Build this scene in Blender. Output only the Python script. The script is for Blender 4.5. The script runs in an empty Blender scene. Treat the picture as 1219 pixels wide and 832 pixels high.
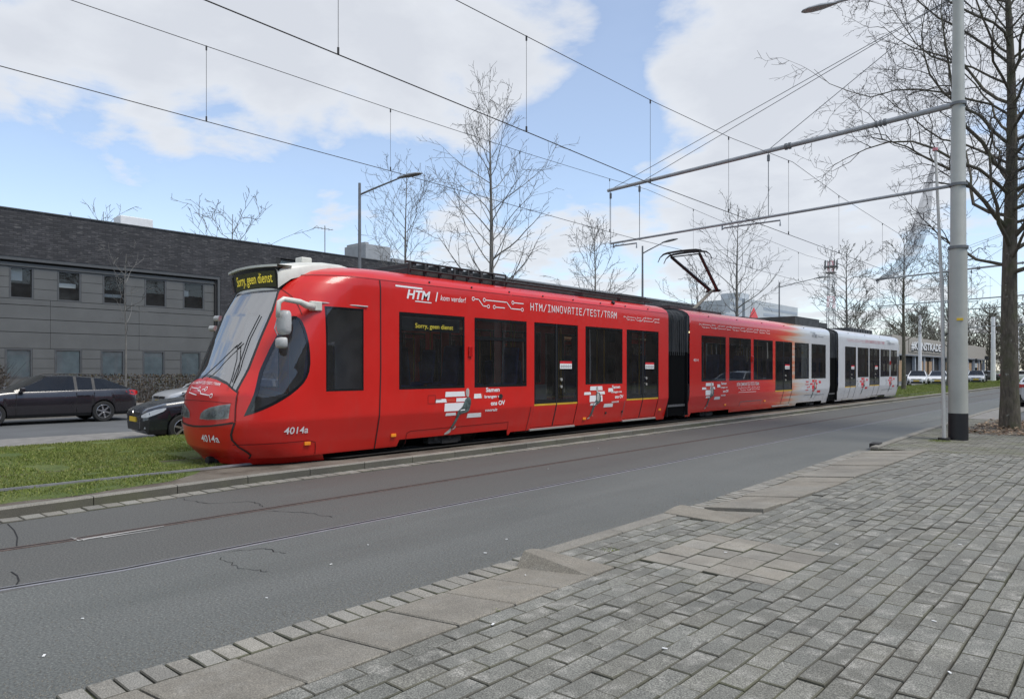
import bpy, bmesh, math, random
import numpy as np
from mathutils import Vector, Matrix
from mathutils.geometry import delaunay_2d_cdt
random.seed(7)
SC = bpy.context.scene
COL = SC.collection
R = math.radians

# ------------------------------------------------------------------ camera
HEAD = R(41.556)                      # the street runs along +Y, the camera looks this far to its left
cd = bpy.data.cameras.new('camera')
cam = bpy.data.objects.new('camera', cd); COL.objects.link(cam)
cd.sensor_width = 36.0
cd.lens = 850.0 / 1219.0 * 36.0
cd.shift_y = 24.0 / 1219.0
cd.clip_start = 0.05; cd.clip_end = 4000
cam.location = (0, 0, 1.6)
cam.rotation_euler = (R(90), 0, HEAD)
SC.camera = cam

# ------------------------------------------------------------------ sun, view
SUN_EL, SUN_AZ = R(60), R(80)        # azimuth clockwise from +Y (north)
sd = bpy.data.lights.new('sun', 'SUN')
sun = bpy.data.objects.new('sun', sd); COL.objects.link(sun)
sd.energy = 1.75; sd.angle = R(24); sd.color = (1.0, 0.95, 0.86)
sv = Vector((math.sin(SUN_AZ)*math.cos(SUN_EL), math.cos(SUN_AZ)*math.cos(SUN_EL), math.sin(SUN_EL)))
sun.rotation_euler = sv.to_track_quat('Z', 'Y').to_euler()
sun.location = (0, 0, 60)
SC.view_settings.view_transform = 'Standard'
SC.view_settings.look = 'None'
SC.view_settings.exposure = 0.82
SC.view_settings.gamma = 1.0
SC.view_settings.use_curve_mapping = False
SC.cycles.use_denoising = True
SC.cycles.max_bounces = 6
SC.cycles.transparent_max_bounces = 12
SC.cycles.sample_clamp_indirect = 4.0

# ------------------------------------------------------------------ world: Nishita sky with broken cloud
world = bpy.data.worlds.new('World'); SC.world = world; world.use_nodes = True
nt = world.node_tree; nt.nodes.clear()
def wn(t, **k):
    n = nt.nodes.new(t)
    for a, b in k.items(): setattr(n, a, b)
    return n
def wmath(op, a, b=None, clamp=False):
    n = wn('ShaderNodeMath', operation=op, use_clamp=clamp)
    for i, v in enumerate((a, b)):
        if v is None: continue
        if hasattr(v, 'is_linked'): nt.links.new(v, n.inputs[i])
        else: n.inputs[i].default_value = v
    return n.outputs[0]
sky = wn('ShaderNodeTexSky', sky_type='NISHITA', sun_disc=False, sun_elevation=SUN_EL, sun_rotation=SUN_AZ,
         air_density=1.0, dust_density=0.1, ozone_density=2.6, altitude=0)
tc = wn('ShaderNodeTexCoord')
sep = wn('ShaderNodeSeparateXYZ'); nt.links.new(tc.outputs['Generated'], sep.inputs[0])
zc = wmath('MAXIMUM', sep.outputs[2], 0.0)
den = wmath('ADD', zc, 0.16)
cx = wmath('DIVIDE', sep.outputs[0], den); cy = wmath('DIVIDE', sep.outputs[1], den)
cmb = wn('ShaderNodeCombineXYZ'); nt.links.new(cx, cmb.inputs[0]); nt.links.new(cy, cmb.inputs[1])
def wnoise(scale, detail, rough, dist=0.0, off=(0, 0, 0)):
    mp = wn('ShaderNodeMapping'); mp.inputs['Location'].default_value = off
    nt.links.new(cmb.outputs[0], mp.inputs[0])
    n = wn('ShaderNodeTexNoise'); n.inputs['Scale'].default_value = scale; n.inputs['Detail'].default_value = detail
    n.inputs['Roughness'].default_value = rough; n.inputs['Distortion'].default_value = dist
    nt.links.new(mp.outputs[0], n.inputs['Vector']); return n.outputs['Fac']
n1 = wnoise(2.1, 12, 0.58, 0.25)
n4 = wnoise(6.5, 8, 0.6, 0.1, (3, 1, 0))
n2 = wnoise(0.7, 4, 0.5, 0.0, (5, 2, 0))
def sdir(az_deg, el_deg):             # az: degrees left of the street's direction
    a, e = R(az_deg), R(el_deg)
    return (-math.sin(a)*math.cos(e), math.cos(a)*math.cos(e), math.sin(e))
SKYBLOBS = [#  az, el, outer radius deg, weight    (cloud banks and blue openings, plus unseen cloud added for a reflection)
    (80, 21, 9, .42), (72, 20.5, 6, .34), (64, 22, 9, .46), (55, 21, 9, .46), (46, 22.5, 9, .40), (40, 25, 7, .30), (60, 34, 16, .3), (70, 26, 3, -.25), (56, 17.5, 4, -.2),
    (77, 24.5, 3.5, -.40), (74, 13, 9, -.42), (62, 14.5, 7, -.36), (66, 8, 8, -.25), (51, 14.5, 6, -.36), (39.5, 17, 4.5, -.40), (35.5, 16, 4.5, -.42), (34, 20.5, 4.5, -.40), (30, 28, 6, -.25), (29, 18, 4, -.2),
    (69, 15.2, 4, .38), (72.5, 16.6, 3, .30), (45, 10.5, 5, .32), (36, 9, 7, .40), (52, 9, 4, .14),
    (155, 36, 40, .55), (110, 40, 25, .3), (20, 13, 14, .5), (14, 22, 12, .45), (25, 23, 7, .34), (24, 10, 8, .3),  # opens with an unseen cloud behind the camera, added to brighten the windscreen reflection
]
acc = None
for az, el, rad, wt in SKYBLOBS:
    d = wn('ShaderNodeVectorMath', operation='DOT_PRODUCT'); nt.links.new(tc.outputs['Generated'], d.inputs[0])
    d.inputs[1].default_value = sdir(az, el)
    m = wn('ShaderNodeMapRange', interpolation_type='SMOOTHERSTEP')
    nt.links.new(d.outputs['Value'], m.inputs[0])
    m.inputs[1].default_value = math.cos(R(rad)); m.inputs[2].default_value = 1.0
    m.inputs[3].default_value = 0.0; m.inputs[4].default_value = wt
    acc = m.outputs[0] if acc is None else wmath('ADD', acc, m.outputs[0])
mix = wmath('ADD', wmath('ADD', wmath('MULTIPLY', wmath('SUBTRACT', n1, 0.5), 2.3), wmath('MULTIPLY', wmath('SUBTRACT', n2, 0.5), .5)), wmath('MULTIPLY', wmath('SUBTRACT', n4, 0.5), .55))
tot = wmath('ADD', mix, acc)
cov = wn('ShaderNodeMapRange', interpolation_type='SMOOTHSTEP'); nt.links.new(tot, cov.inputs[0])
cov.inputs[1].default_value = -0.20; cov.inputs[2].default_value = 0.42; cov.inputs[3].default_value = 0.0; cov.inputs[4].default_value = 0.93
n3 = wnoise(3.0, 6, 0.6, 0.0, (2, 9, 0))
ccol = wn('ShaderNodeMix', data_type='RGBA')
cf = wn('ShaderNodeMapRange'); nt.links.new(wmath('ADD', wmath('MULTIPLY', tot, 0.7), wmath('MULTIPLY', n3, 0.55)), cf.inputs[0]); cf.inputs[1].default_value = 0.15; cf.inputs[2].default_value = 0.85
nt.links.new(cf.outputs[0], ccol.inputs[0])
ccol.inputs[6].default_value = (0.51, 0.525, 0.545, 1); ccol.inputs[7].default_value = (0.405, 0.42, 0.45, 1)
bgs = wn('ShaderNodeBackground'); nt.links.new(sky.outputs[0], bgs.inputs[0]); bgs.inputs[1].default_value = 0.115
# the milky veil that lightens the blue near the horizon
bgc = wn('ShaderNodeBackground'); nt.links.new(ccol.outputs[2], bgc.inputs[0]); bgc.inputs[1].default_value = 1.0
veil = wn('ShaderNodeMapRange', interpolation_type='SMOOTHSTEP'); nt.links.new(zc, veil.inputs[0])
veil.inputs[1].default_value = 0.0; veil.inputs[2].default_value = 0.26; veil.inputs[3].default_value = 0.48; veil.inputs[4].default_value = 0.24
cov2 = wmath('MAXIMUM', cov.outputs[0], veil.outputs[0])
mixs = wn('ShaderNodeMixShader'); nt.links.new(cov2, mixs.inputs[0]); nt.links.new(bgs.outputs[0], mixs.inputs[1]); nt.links.new(bgc.outputs[0], mixs.inputs[2])
wo = wn('ShaderNodeOutputWorld'); nt.links.new(mixs.outputs[0], wo.inputs[0])

# ------------------------------------------------------------------ materials
MATS = {}
class NG:
    """tiny node helper"""
    def __init__(s, name):
        s.m = bpy.data.materials.new(name); s.m.use_nodes = True; s.t = s.m.node_tree
        s.b = s.t.nodes['Principled BSDF']; s.out = s.t.nodes['Material Output']
        s.tc = s.t.nodes.new('ShaderNodeTexCoord')
    def link(s, a, b): s.t.links.new(a, b)
    def vec(s, space='Object', scale=(1, 1, 1), loc=(0, 0, 0), rot=(0, 0, 0)):
        mp = s.t.nodes.new('ShaderNodeMapping'); mp.inputs['Scale'].default_value = scale
        mp.inputs['Location'].default_value = loc; mp.inputs['Rotation'].default_value = rot
        s.link(s.tc.outputs[space], mp.inputs[0]); return mp.outputs[0]
    def noise(s, vec, scale, detail=4, rough=.55, dist=0):
        n = s.t.nodes.new('ShaderNodeTexNoise'); n.inputs['Scale'].default_value = scale
        n.inputs['Detail'].default_value = detail; n.inputs['Roughness'].default_value = rough; n.inputs['Distortion'].default_value = dist
        s.link(vec, n.inputs['Vector']); return n.outputs['Fac']
    def ramp(s, fac, stops, interp='LINEAR'):
        n = s.t.nodes.new('ShaderNodeValToRGB'); cr = n.color_ramp; cr.interpolation = interp
        while len(cr.elements) < len(stops): cr.elements.new(0.5)
        for e, (p, c) in zip(cr.elements, stops):
            e.position = p; e.color = (c, c, c, 1) if isinstance(c, (int, float)) else (*c[:3], 1)
        s.link(fac, n.inputs[0]); return n.outputs[0]
    def mix(s, f, a, b, blend='MIX'):
        n = s.t.nodes.new('ShaderNodeMix'); n.data_type = 'RGBA'; n.blend_type = blend
        for i, v in ((0, f), (6, a), (7, b)):
            if hasattr(v, 'is_linked'): s.link(v, n.inputs[i])
            else: n.inputs[i].default_value = v if i == 0 else (*v[:3], 1)
        return n.outputs[2]
    def math(s, op, a, b=None, clamp=False):
        n = s.t.nodes.new('ShaderNodeMath'); n.operation = op; n.use_clamp = clamp
        for i, v in enumerate((a, b)):
            if v is None: continue
            if hasattr(v, 'is_linked'): s.link(v, n.inputs[i])
            else: n.inputs[i].default_value = v
        return n.outputs[0]
    def bump(s, h, strength=.3, dist=.01):
        n = s.t.nodes.new('ShaderNodeBump'); n.inputs['Strength'].default_value = strength; n.inputs['Distance'].default_value = dist
        s.link(h, n.inputs['Height']); s.link(n.outputs[0], s.b.inputs['Normal'])
    def col(s, c):
        if hasattr(c, 'is_linked'): s.link(c, s.b.inputs['Base Color'])
        else: s.b.inputs['Base Color'].default_value = (*c[:3], 1)
    def rough(s, r):
        if hasattr(r, 'is_linked'): s.link(r, s.b.inputs['Roughness'])
        else: s.b.inputs['Roughness'].default_value = r
    def sep(s, v):
        n = s.t.nodes.new('ShaderNodeSeparateXYZ'); s.link(v, n.inputs[0]); return n.outputs
def simple(name, c, rough=.5, metal=0, var=.12, scale=3.0, coat=0, bump=0, bscale=60, spec=None):
    g = NG(name); v = g.vec()
    n = g.noise(v, scale, 6, .6)
    lo = [x*(1-var) for x in c]; hi = [min(1, x*(1+var)) for x in c]
    g.col(g.ramp(n, [(.3, lo), (.7, hi)]))
    g.rough(g.math('ADD', g.math('MULTIPLY', g.noise(v, scale*2.3, 4), .2), rough-.1, True))
    g.b.inputs['Metallic'].default_value = metal
    if coat: g.b.inputs['Coat Weight'].default_value = coat; g.b.inputs['Coat Roughness'].default_value = .08
    if spec is not None: g.b.inputs['Specular IOR Level'].default_value = spec
    if bump: g.bump(g.noise(v, bscale, 5, .6), bump, .01)
    MATS[name] = g.m; return g.m
def glass(name, tint, fr=1.5, rough=0.0, dirt=.06):
    """tinted sheet of glass: dark see-through plus mirror reflection by Fresnel"""
    m = bpy.data.materials.new(name); m.use_nodes = True; t = m.node_tree; t.nodes.clear()
    o = t.nodes.new('ShaderNodeOutputMaterial'); tr = t.nodes.new('ShaderNodeBsdfTransparent'); tr.inputs[0].default_value = (*tint, 1)
    gl = t.nodes.new('ShaderNodeBsdfGlossy'); gl.inputs['Roughness'].default_value = rough; gl.inputs[0].default_value = (1, 1, 1, 1)
    fn = t.nodes.new('ShaderNodeFresnel'); fn.inputs[0].default_value = fr
    mx = t.nodes.new('ShaderNodeMixShader'); t.links.new(fn.outputs[0], mx.inputs[0]); t.links.new(tr.outputs[0], mx.inputs[1]); t.links.new(gl.outputs[0], mx.inputs[2])
    df = t.nodes.new('ShaderNodeBsdfDiffuse'); df.inputs[0].default_value = (.3, .3, .29, 1)
    tcn = t.nodes.new('ShaderNodeTexCoord'); nz = t.nodes.new('ShaderNodeTexNoise'); nz.inputs['Scale'].default_value = 3; nz.inputs['Detail'].default_value = 8
    t.links.new(tcn.outputs['Object'], nz.inputs['Vector'])
    ml = t.nodes.new('ShaderNodeMath'); ml.operation = 'MULTIPLY'; ml.inputs[1].default_value = dirt; t.links.new(nz.outputs[0], ml.inputs[0])
    m2 = t.nodes.new('ShaderNodeMixShader'); t.links.new(ml.outputs[0], m2.inputs[0]); t.links.new(mx.outputs[0], m2.inputs[1]); t.links.new(df.outputs[0], m2.inputs[2])
    t.links.new(m2.outputs[0], o.inputs[0]); MATS[name] = m; return m
def emit(name, c, s):
    g = NG(name); g.col((0.02, 0.02, 0.02)); g.b.inputs['Emission Color'].default_value = (*c, 1); g.b.inputs['Emission Strength'].default_value = s
    MATS[name] = g.m; return g.m
def paint(name, c, var=.05, dust=.12, rough=.30, coat=.3):
    g = NG(name); v = g.vec()
    n = g.noise(v, 1.3, 5, .6)
    base = g.ramp(n, [(.3, [x*(1-var) for x in c]), (.7, [min(1, x*(1+var)) for x in c])])
    grime = g.ramp(g.noise(g.vec(scale=(1, 1, .35)), 5, 8, .65), [(.5, 0), (.85, dust)])
    g.col(g.mix(grime, base, (.16, .13, .11)))
    g.rough(g.math('ADD', g.math('MULTIPLY', n, .18), rough-.06))
    g.b.inputs['Coat Weight'].default_value = coat; g.b.inputs['Coat Roughness'].default_value = .06
    MATS[name] = g.m; return g.m

RED = (.60, .016, .011)
paint('tram_red', RED)
paint('tram_white', (.55, .56, .58), dust=.05)
simple('tram_cream', (.62, .61, .55), .35)
# middle section: red that breaks up into streaks of orange and turns to white
g = NG('tram_fade'); v = g.vec(); s_ = g.sep(v)
streak = g.noise(g.vec(scale=(1, .16, 5)), 1.6, 3, .5)
f = g.math('ADD', g.math('MULTIPLY', g.math('SUBTRACT', s_[1], .75), .24), g.math('MULTIPLY', g.math('SUBTRACT', streak, .5), 1.1))
f = g.math('ADD', f, g.math('MULTIPLY', g.math('SUBTRACT', s_[2], 1.6), -.02))
g.col(g.ramp(f, [(0.0, RED), (.3, (.66, .05, .02)), (.52, (.62, .22, .12)), (.72, (.55, .47, .40)), (.95, (.55, .56, .58))]))
g.rough(.26); g.b.inputs['Coat Weight'].default_value = .5; g.b.inputs['Coat Roughness'].default_value = .06
MATS['tram_fade'] = g.m
simple('black_rubber', (.016, .016, .017), .5)
simple('black_gloss', (.012, .013, .015), .15, coat=.3)
simple('underframe', (.022, .021, .02), .8, var=.4, scale=6)
simple('roof_dark', (.045, .047, .048), .7, var=.4, scale=4)
simple('steel', (.35, .35, .36), .4, metal=.8)
simple('sill_metal', (.42, .41, .38), .45, metal=.4)
simple('mirror_grey', (.45, .45, .44), .4)
simple('panto_black', (.012, .012, .013), .5)
simple('panto_arm', (.22, .2, .16), .6)
simple('copper_dark', (.06, .055, .05), .5, metal=.6)
simple('galv', (.33, .345, .36), .5, metal=.25, var=.15, scale=5)
simple('galv_dark', (.17, .18, .19), .55, metal=.3, var=.15, scale=5)
simple('wheel_steel', (.055, .045, .04), .6, metal=.5, var=.4, scale=9)
simple('decal_white', (.80, .80, .80), .4, var=.02)
simple('decal_pink', (.62, .22, .26), .4, var=.02)
simple('decal_red', (.6, .02, .03), .4, var=.02)
simple('decal_grey', (.20, .21, .23), .4, var=.05)
simple('decal_fig', (.075, .105, .10), .5, var=.8, scale=14)
simple('decal_skin', (.42, .40, .37), .5, var=.3, scale=12)
simple('decal_orange', (.62, .07, .04), .4, var=.2)
simple('seam', (.10, .006, .006), .6, var=.1)
simple('panel_line_grey', (.16, .165, .17), .6, var=.1)
simple('yellow_strip', (.62, .38, .03), .5)
simple('orange_lens', (.85, .28, .02), .3)
simple('red_lens', (.45, .01, .01), .2, coat=.6)
simple('plate_yellow', (.75, .5, .03), .5, var=.04)
simple('seat_blue', (.04, .08, .26), .8, var=.3, scale=8)
simple('interior_grey', (.50, .51, .50), .7)
simple('interior_dark', (.10, .104, .108), .8)
simple('blind_pale', (.55, .55, .53), .8)
emit('led_amber', (.85, .72, .06), .35)
simple('led_panel', (.05, .048, .012), .45, var=.25, scale=30)
emit('saloon_lamp', (1.0, .85, .5), 1.1)
glass('tram_glass', (.62, .64, .66), fr=1.6, dirt=.07)
glass('cab_glass', (.78, .83, .92), fr=1.65, dirt=.14)
glass('windscreen_glass', (.40, .43, .44), fr=5.0, dirt=.16)
glass('lamp_glass', (.75, .78, .8), dirt=.12)
glass('car_glass', (.14, .155, .165), dirt=.05)
simple('chrome', (.75, .75, .75), .12, metal=1)
# bellows
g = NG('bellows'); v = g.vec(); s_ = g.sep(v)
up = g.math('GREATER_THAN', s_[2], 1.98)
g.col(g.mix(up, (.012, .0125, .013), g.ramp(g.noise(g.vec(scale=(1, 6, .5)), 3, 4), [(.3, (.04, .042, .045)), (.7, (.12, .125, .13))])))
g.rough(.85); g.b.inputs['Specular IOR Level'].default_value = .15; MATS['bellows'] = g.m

# ------------------------------------------------------------------ mesh helpers
ORIG = {}
class MB:
    def __init__(s): s.v = []; s.f = []; s.mi = []; s.cur = 0
    def add(s, vs, fs, mi=None):
        o = len(s.v); s.v += [tuple(p) for p in vs]
        for f in fs: s.f.append(tuple(i+o for i in f)); s.mi.append(s.cur if mi is None else mi)
    def box(s, a, b, mi=None):
        x0, y0, z0 = a; x1, y1, z1 = b
        if x0 > x1: x0, x1 = x1, x0
        if y0 > y1: y0, y1 = y1, y0
        if z0 > z1: z0, z1 = z1, z0
        s.add([(x0, y0, z0), (x1, y0, z0), (x1, y1, z0), (x0, y1, z0), (x0, y0, z1), (x1, y0, z1), (x1, y1, z1), (x0, y1, z1)],
              [(0, 3, 2, 1), (4, 5, 6, 7), (0, 1, 5, 4), (1, 2, 6, 5), (2, 3, 7, 6), (3, 0, 4, 7)], mi)
    def obox(s, c, ax, half, mi=None):
        c = Vector(c); A = [Vector(a).normalized()*h for a, h in zip(ax, half)]
        vs = [c+A[0]*i+A[1]*j+A[2]*k for k in (-1, 1) for j in (-1, 1) for i in (-1, 1)]
        s.add(vs, [(0, 2, 3, 1), (4, 5, 7, 6), (0, 1, 5, 4), (1, 3, 7, 5), (3, 2, 6, 7), (2, 0, 4, 6)], mi)
    def tube(s, pts, rad, n=8, cap=True, mi=None):
        P = [Vector(p) for p in pts]; k = len(P)
        if not hasattr(rad, '__len__'): rad = [rad]*k
        rings = []; up = None
        for i in range(k):
            d = (P[min(i+1, k-1)]-P[max(i-1, 0)])
            d = d.normalized() if d.length > 1e-9 else Vector((0, 0, 1))
            if up is None:
                up = Vector((0, 0, 1)) if abs(d.z) < .9 else Vector((1, 0, 0))
            a = d.cross(up)
            if a.length < 1e-6: a = d.cross(Vector((0, 1, 0)))
            a.normalize(); b = a.cross(d).normalized(); up = b
            rings.append([P[i]+(a*math.cos(2*math.pi*j/n)+b*math.sin(2*math.pi*j/n))*rad[i] for j in range(n)])
        vs = [p for r in rings for p in r]; fs = []
        for i in range(k-1):
            for j in range(n):
                j2 = (j+1) % n; fs.append((i*n+j, i*n+j2, (i+1)*n+j2, (i+1)*n+j))
        if cap: fs.append(tuple(range(n))[::-1]); fs.append(tuple((k-1)*n+j for j in range(n)))
        s.add(vs, fs, mi)
    def cyl(s, c, axis, r, h, n=20, mi=None, r2=None):
        c = Vector(c); a = Vector(axis).normalized()
        s.tube([c-a*h/2, c+a*h/2], [r, r if r2 is None else r2], n, True, mi)
    def lathe(s, c, axis, prof, n=24, mi=None):
        c = Vector(c); a = Vector(axis).normalized(); u = a.orthogonal().normalized(); w = a.cross(u)
        vs = [c+a*t+(u*math.cos(2*math.pi*j/n)+w*math.sin(2*math.pi*j/n))*r for t, r in prof for j in range(n)]
        fs = [(i*n+j, i*n+(j+1) % n, (i+1)*n+(j+1) % n, (i+1)*n+j) for i in range(len(prof)-1) for j in range(n)]
        s.add(vs, fs, mi)
    def prism(s, poly, fn, d0, d1, mi=None):
        """poly: 2d points, fn(a,b,d) -> xyz, extruded from d0 to d1"""
        k = len(poly); vs = [fn(a, b, d0) for a, b in poly]+[fn(a, b, d1) for a, b in poly]
        fs = [tuple(range(k))[::-1], tuple(range(k, 2*k))]+[(i, (i+1) % k, k+(i+1) % k, k+i) for i in range(k)]
        s.add(vs, fs, mi)
    def quad(s, a, b, c, d, mi=None): s.add([a, b, c, d], [(0, 1, 2, 3)], mi)
    def build(s, name, mats, parent=None, smooth=False, origin=None, normals=None, bevel=0, recalc=True):
        if not isinstance(mats, (list, tuple)): mats = [mats]
        o3 = ORIG[parent.name] if parent is not None else (Vector(origin) if origin is not None else Vector((0, 0, 0)))
        V = np.array(s.v, dtype=np.float64).reshape(-1, 3)-np.array(o3)
        me = bpy.data.meshes.new(name); me.from_pydata(V.tolist(), [], s.f); 
        for m in mats: me.materials.append(MATS[m])
        if len(mats) > 1: me.polygons.foreach_set('material_index', s.mi)
        if recalc and normals is None:
            bm = bmesh.new(); bm.from_mesh(me); bmesh.ops.recalc_face_normals(bm, faces=bm.faces); bm.to_mesh(me); bm.free()
        if smooth: me.polygons.foreach_set('use_smooth', [True]*len(me.polygons))
        me.update()
        if smooth == 'auto':
            try: me.set_sharp_from_angle(angle=R(35))
            except Exception: pass
        if normals is not None:
            me.polygons.foreach_set('use_smooth', [True]*len(me.polygons)); me.normals_split_custom_set_from_vertices(normals)
        ob = bpy.data.objects.new(name, me); COL.objects.link(ob)
        ob.location = (0, 0, 0) if parent is not None else o3
        if parent is not None: ob.parent = parent
        ORIG[ob.name] = o3
        if bevel:
            b = ob.modifiers.new('bevel', 'BEVEL'); b.width = bevel; b.segments = 2; b.limit_method = 'ANGLE'; b.angle_limit = R(40)
        return ob
def thing(name, label, cat, loc, group=None):
    o = bpy.data.objects.new(name, None); COL.objects.link(o); o.location = loc; o.empty_display_size = .3
    o['label'] = label; o['category'] = cat
    if group: o['group'] = group
    ORIG[o.name] = Vector(loc); return o
def tag(o, label, cat, group=None, kind=None):
    o['label'] = label; o['category'] = cat
    if group: o['group'] = group
    if kind: o['kind'] = kind
    return o
def struct(o): o['kind'] = 'structure'; return o
def copy_tree(o, parent=None, loc=None, rz=None):
    c = o.copy(); COL.objects.link(c); c.parent = parent
    if loc is not None: c.location = loc
    if rz is not None: c.rotation_euler = (0, 0, rz)
    for ch in list(o.children): copy_tree(ch, c)
    return c
def text_geo(body, size, shear=0, offset=0, spacing=1.0):
    cu = bpy.data.curves.new('t', 'FONT'); cu.body = body; cu.size = size; cu.shear = shear; cu.offset = offset; cu.space_character = spacing; cu.resolution_u = 3
    ob = bpy.data.objects.new('t', cu); COL.objects.link(ob); bpy.context.view_layer.update()
    me = bpy.data.meshes.new_from_object(ob.evaluated_get(bpy.context.evaluated_depsgraph_get()))
    vs = [(v.co.x, v.co.y) for v in me.vertices]; fs = [tuple(p.vertices) for p in me.polygons]
    bpy.data.objects.remove(ob); bpy.data.curves.remove(cu); bpy.data.meshes.remove(me)
    return vs, fs
def put_text(mb, body, fn, height, width=None, at=(0, 0), shear=0, offset=0, mi=None, align='l'):
    """fn(a,b) -> xyz ; height = cap height; width squeezes the whole string"""
    vs, fs = text_geo(body, 1.0, shear, offset)
    A = np.array(vs); x0, x1 = A[:, 0].min(), A[:, 0].max()
    k = height/.70; kx = k if width is None else width/(x1-x0)
    ox = -x0*kx - (0 if align == 'l' else (x1-x0)*kx*(.5 if align == 'c' else 1))
    mb.add([fn(at[0]+a*kx+ox, at[1]+b*k) for a, b in vs], fs, mi)
def ribbon(mb, pts, wd, fn, mi=None):
    for (a, b) in zip(pts[:-1], pts[1:]):
        a = Vector(a); b = Vector(b); d = (b-a).normalized(); n = Vector((-d.y, d.x))*wd/2; a = a-d*wd*.3; b = b+d*wd*.3
        k = max(1, int((b-a).length/.07))
        for i in range(k):
            p = a.lerp(b, i/k); q = a.lerp(b, (i+1)/k)
            mb.quad(fn(*(p+n)), fn(*(p-n)), fn(*(q-n)), fn(*(q+n)), mi)
def ring(mb, c, r, wd, fn, mi=None, n=14):
    vs = []
    for j in range(n):
        t = 2*math.pi*j/n
        vs += [fn(c[0]+math.cos(t)*(r-wd/2), c[1]+math.sin(t)*(r-wd/2)), fn(c[0]+math.cos(t)*(r+wd/2), c[1]+math.sin(t)*(r+wd/2))]
    mb.add(vs, [(2*j, 2*j+1, (2*j+3) % (2*n), (2*j+2) % (2*n)) for j in range(n)], mi)
def in_poly(p, poly):
    x, y = p; c = False; j = len(poly)-1
    for i in range(len(poly)):
        a, b = poly[i], poly[j]
        if (a[1] > y) != (b[1] > y) and x < (b[0]-a[0])*(y-a[1])/(b[1]-a[1])+a[0]: c = not c
        j = i
    return c
def dens(poly, st):
    out = []
    for i in range(len(poly)):
        a = Vector(poly[i]); b = Vector(poly[(i+1) % len(poly)]); k = max(1, int(math.ceil((b-a).length/st)))
        out += [tuple(a.lerp(b, t/k)) for t in range(k)]
    return out
def patch(outer, holes, st, fn, nf, extra_rows=()):
    """triangulate a 2d region with holes and lay it on a surface; returns verts, faces, normals"""
    loops = [dens(outer, st)]+[dens(h, st) for h in holes]
    pts = []; edges = []
    for lp in loops:
        o = len(pts); pts += lp; edges += [(o+i, o+(i+1) % len(lp)) for i in range(len(lp))]
    xs = [p[0] for p in outer]; ys = [p[1] for p in outer]
    rows = list(np.arange(min(ys)+st/2, max(ys), st))+list(extra_rows)
    for yy in rows:
        for xx in np.arange(min(xs)+st/2, max(xs), st):
            if not in_poly((xx, yy), outer): continue
            if any(in_poly((xx, yy), h) for h in holes): continue
            pts.append((float(xx), float(yy)))
    r = delaunay_2d_cdt([Vector(p) for p in pts], edges, [], 0, 1e-5)
    V = [tuple(v) for v in r[0]]; F = []
    for f in r[2]:
        c = (sum(V[i][0] for i in f)/len(f), sum(V[i][1] for i in f)/len(f))
        if in_poly(c, outer) and not any(in_poly(c, h) for h in holes): F.append(tuple(f))
    return [fn(a, b) for a, b in V], F, [nf(a, b) for a, b in V]
def smooth_poly(P, n=3):
    for _ in range(n):
        Q = []
        for i in range(len(P)):
            a, b = P[i], P[(i+1) % len(P)]
            Q += [(a[0]*.75+b[0]*.25, a[1]*.75+b[1]*.25), (a[0]*.25+b[0]*.75, a[1]*.25+b[1]*.75)]
        P = Q
    return P
def shrink(P, d):
    """inset a polygon by d"""
    k = len(P); area = sum(P[i][0]*P[(i+1) % k][1]-P[(i+1) % k][0]*P[i][1] for i in range(k)); sg = 1 if area > 0 else -1
    out = []
    for i in range(k):
        a = Vector(P[i-1]); b = Vector(P[i]); c = Vector(P[(i+1) % k])
        n1 = Vector((-(b-a).y, (b-a).x)).normalized(); n2 = Vector((-(c-b).y, (c-b).x)).normalized()
        n = n1+n2; n = n*2/max(.5, n.length_squared)
        out.append(tuple(b+n*d*sg))
    return out

GL = {'H': [[(0, 0), (0, 1)], [(1, 0), (1, 1)], [(0, .5), (1, .5)]], 'T': [[(0, 1), (1, 1)], [(.5, 1), (.5, 0)]], 'M': [[(0, 0), (0, 1), (.5, .45), (1, 1), (1, 0)]],
      '/': [[(0, -.05), (1, 1.05)]], 'I': [[(.5, 0), (.5, 1)], [(.1, 1), (.9, 1)], [(.1, 0), (.9, 0)]], 'N': [[(0, 0), (0, 1), (1, 0), (1, 1)]], 'O': [[(.2, 0), (.8, 0), (1, .2), (1, .8), (.8, 1), (.2, 1), (0, .8), (0, .2), (.2, 0)]],
      'V': [[(0, 1), (.5, 0), (1, 1)]], 'A': [[(0, 0), (0, .65), (.3, 1), (.7, 1), (1, .65), (1, 0)], [(0, .4), (1, .4)]], 'E': [[(1, 1), (0, 1), (0, 0), (1, 0)], [(0, .52), (.8, .52)]],
      'S': [[(1, .85), (.8, 1), (.2, 1), (0, .8), (0, .6), (.2, .5), (.8, .5), (1, .38), (1, .2), (.8, 0), (.2, 0), (0, .15)]], 'R': [[(0, 0), (0, 1), (.8, 1), (1, .8), (1, .65), (.8, .5), (0, .5)], [(.55, .5), (1, 0)]]}
def mono(mb, body, fn, at, width, height, wd, mi=None):
    p = width/len(body); cw_ = p*.62
    for i, ch in enumerate(body):
        for st in GL.get(ch, []): ribbon(mb, [(at[0]+i*p+a*cw_, at[1]+b*height) for a, b in st], wd, fn, mi)
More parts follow.
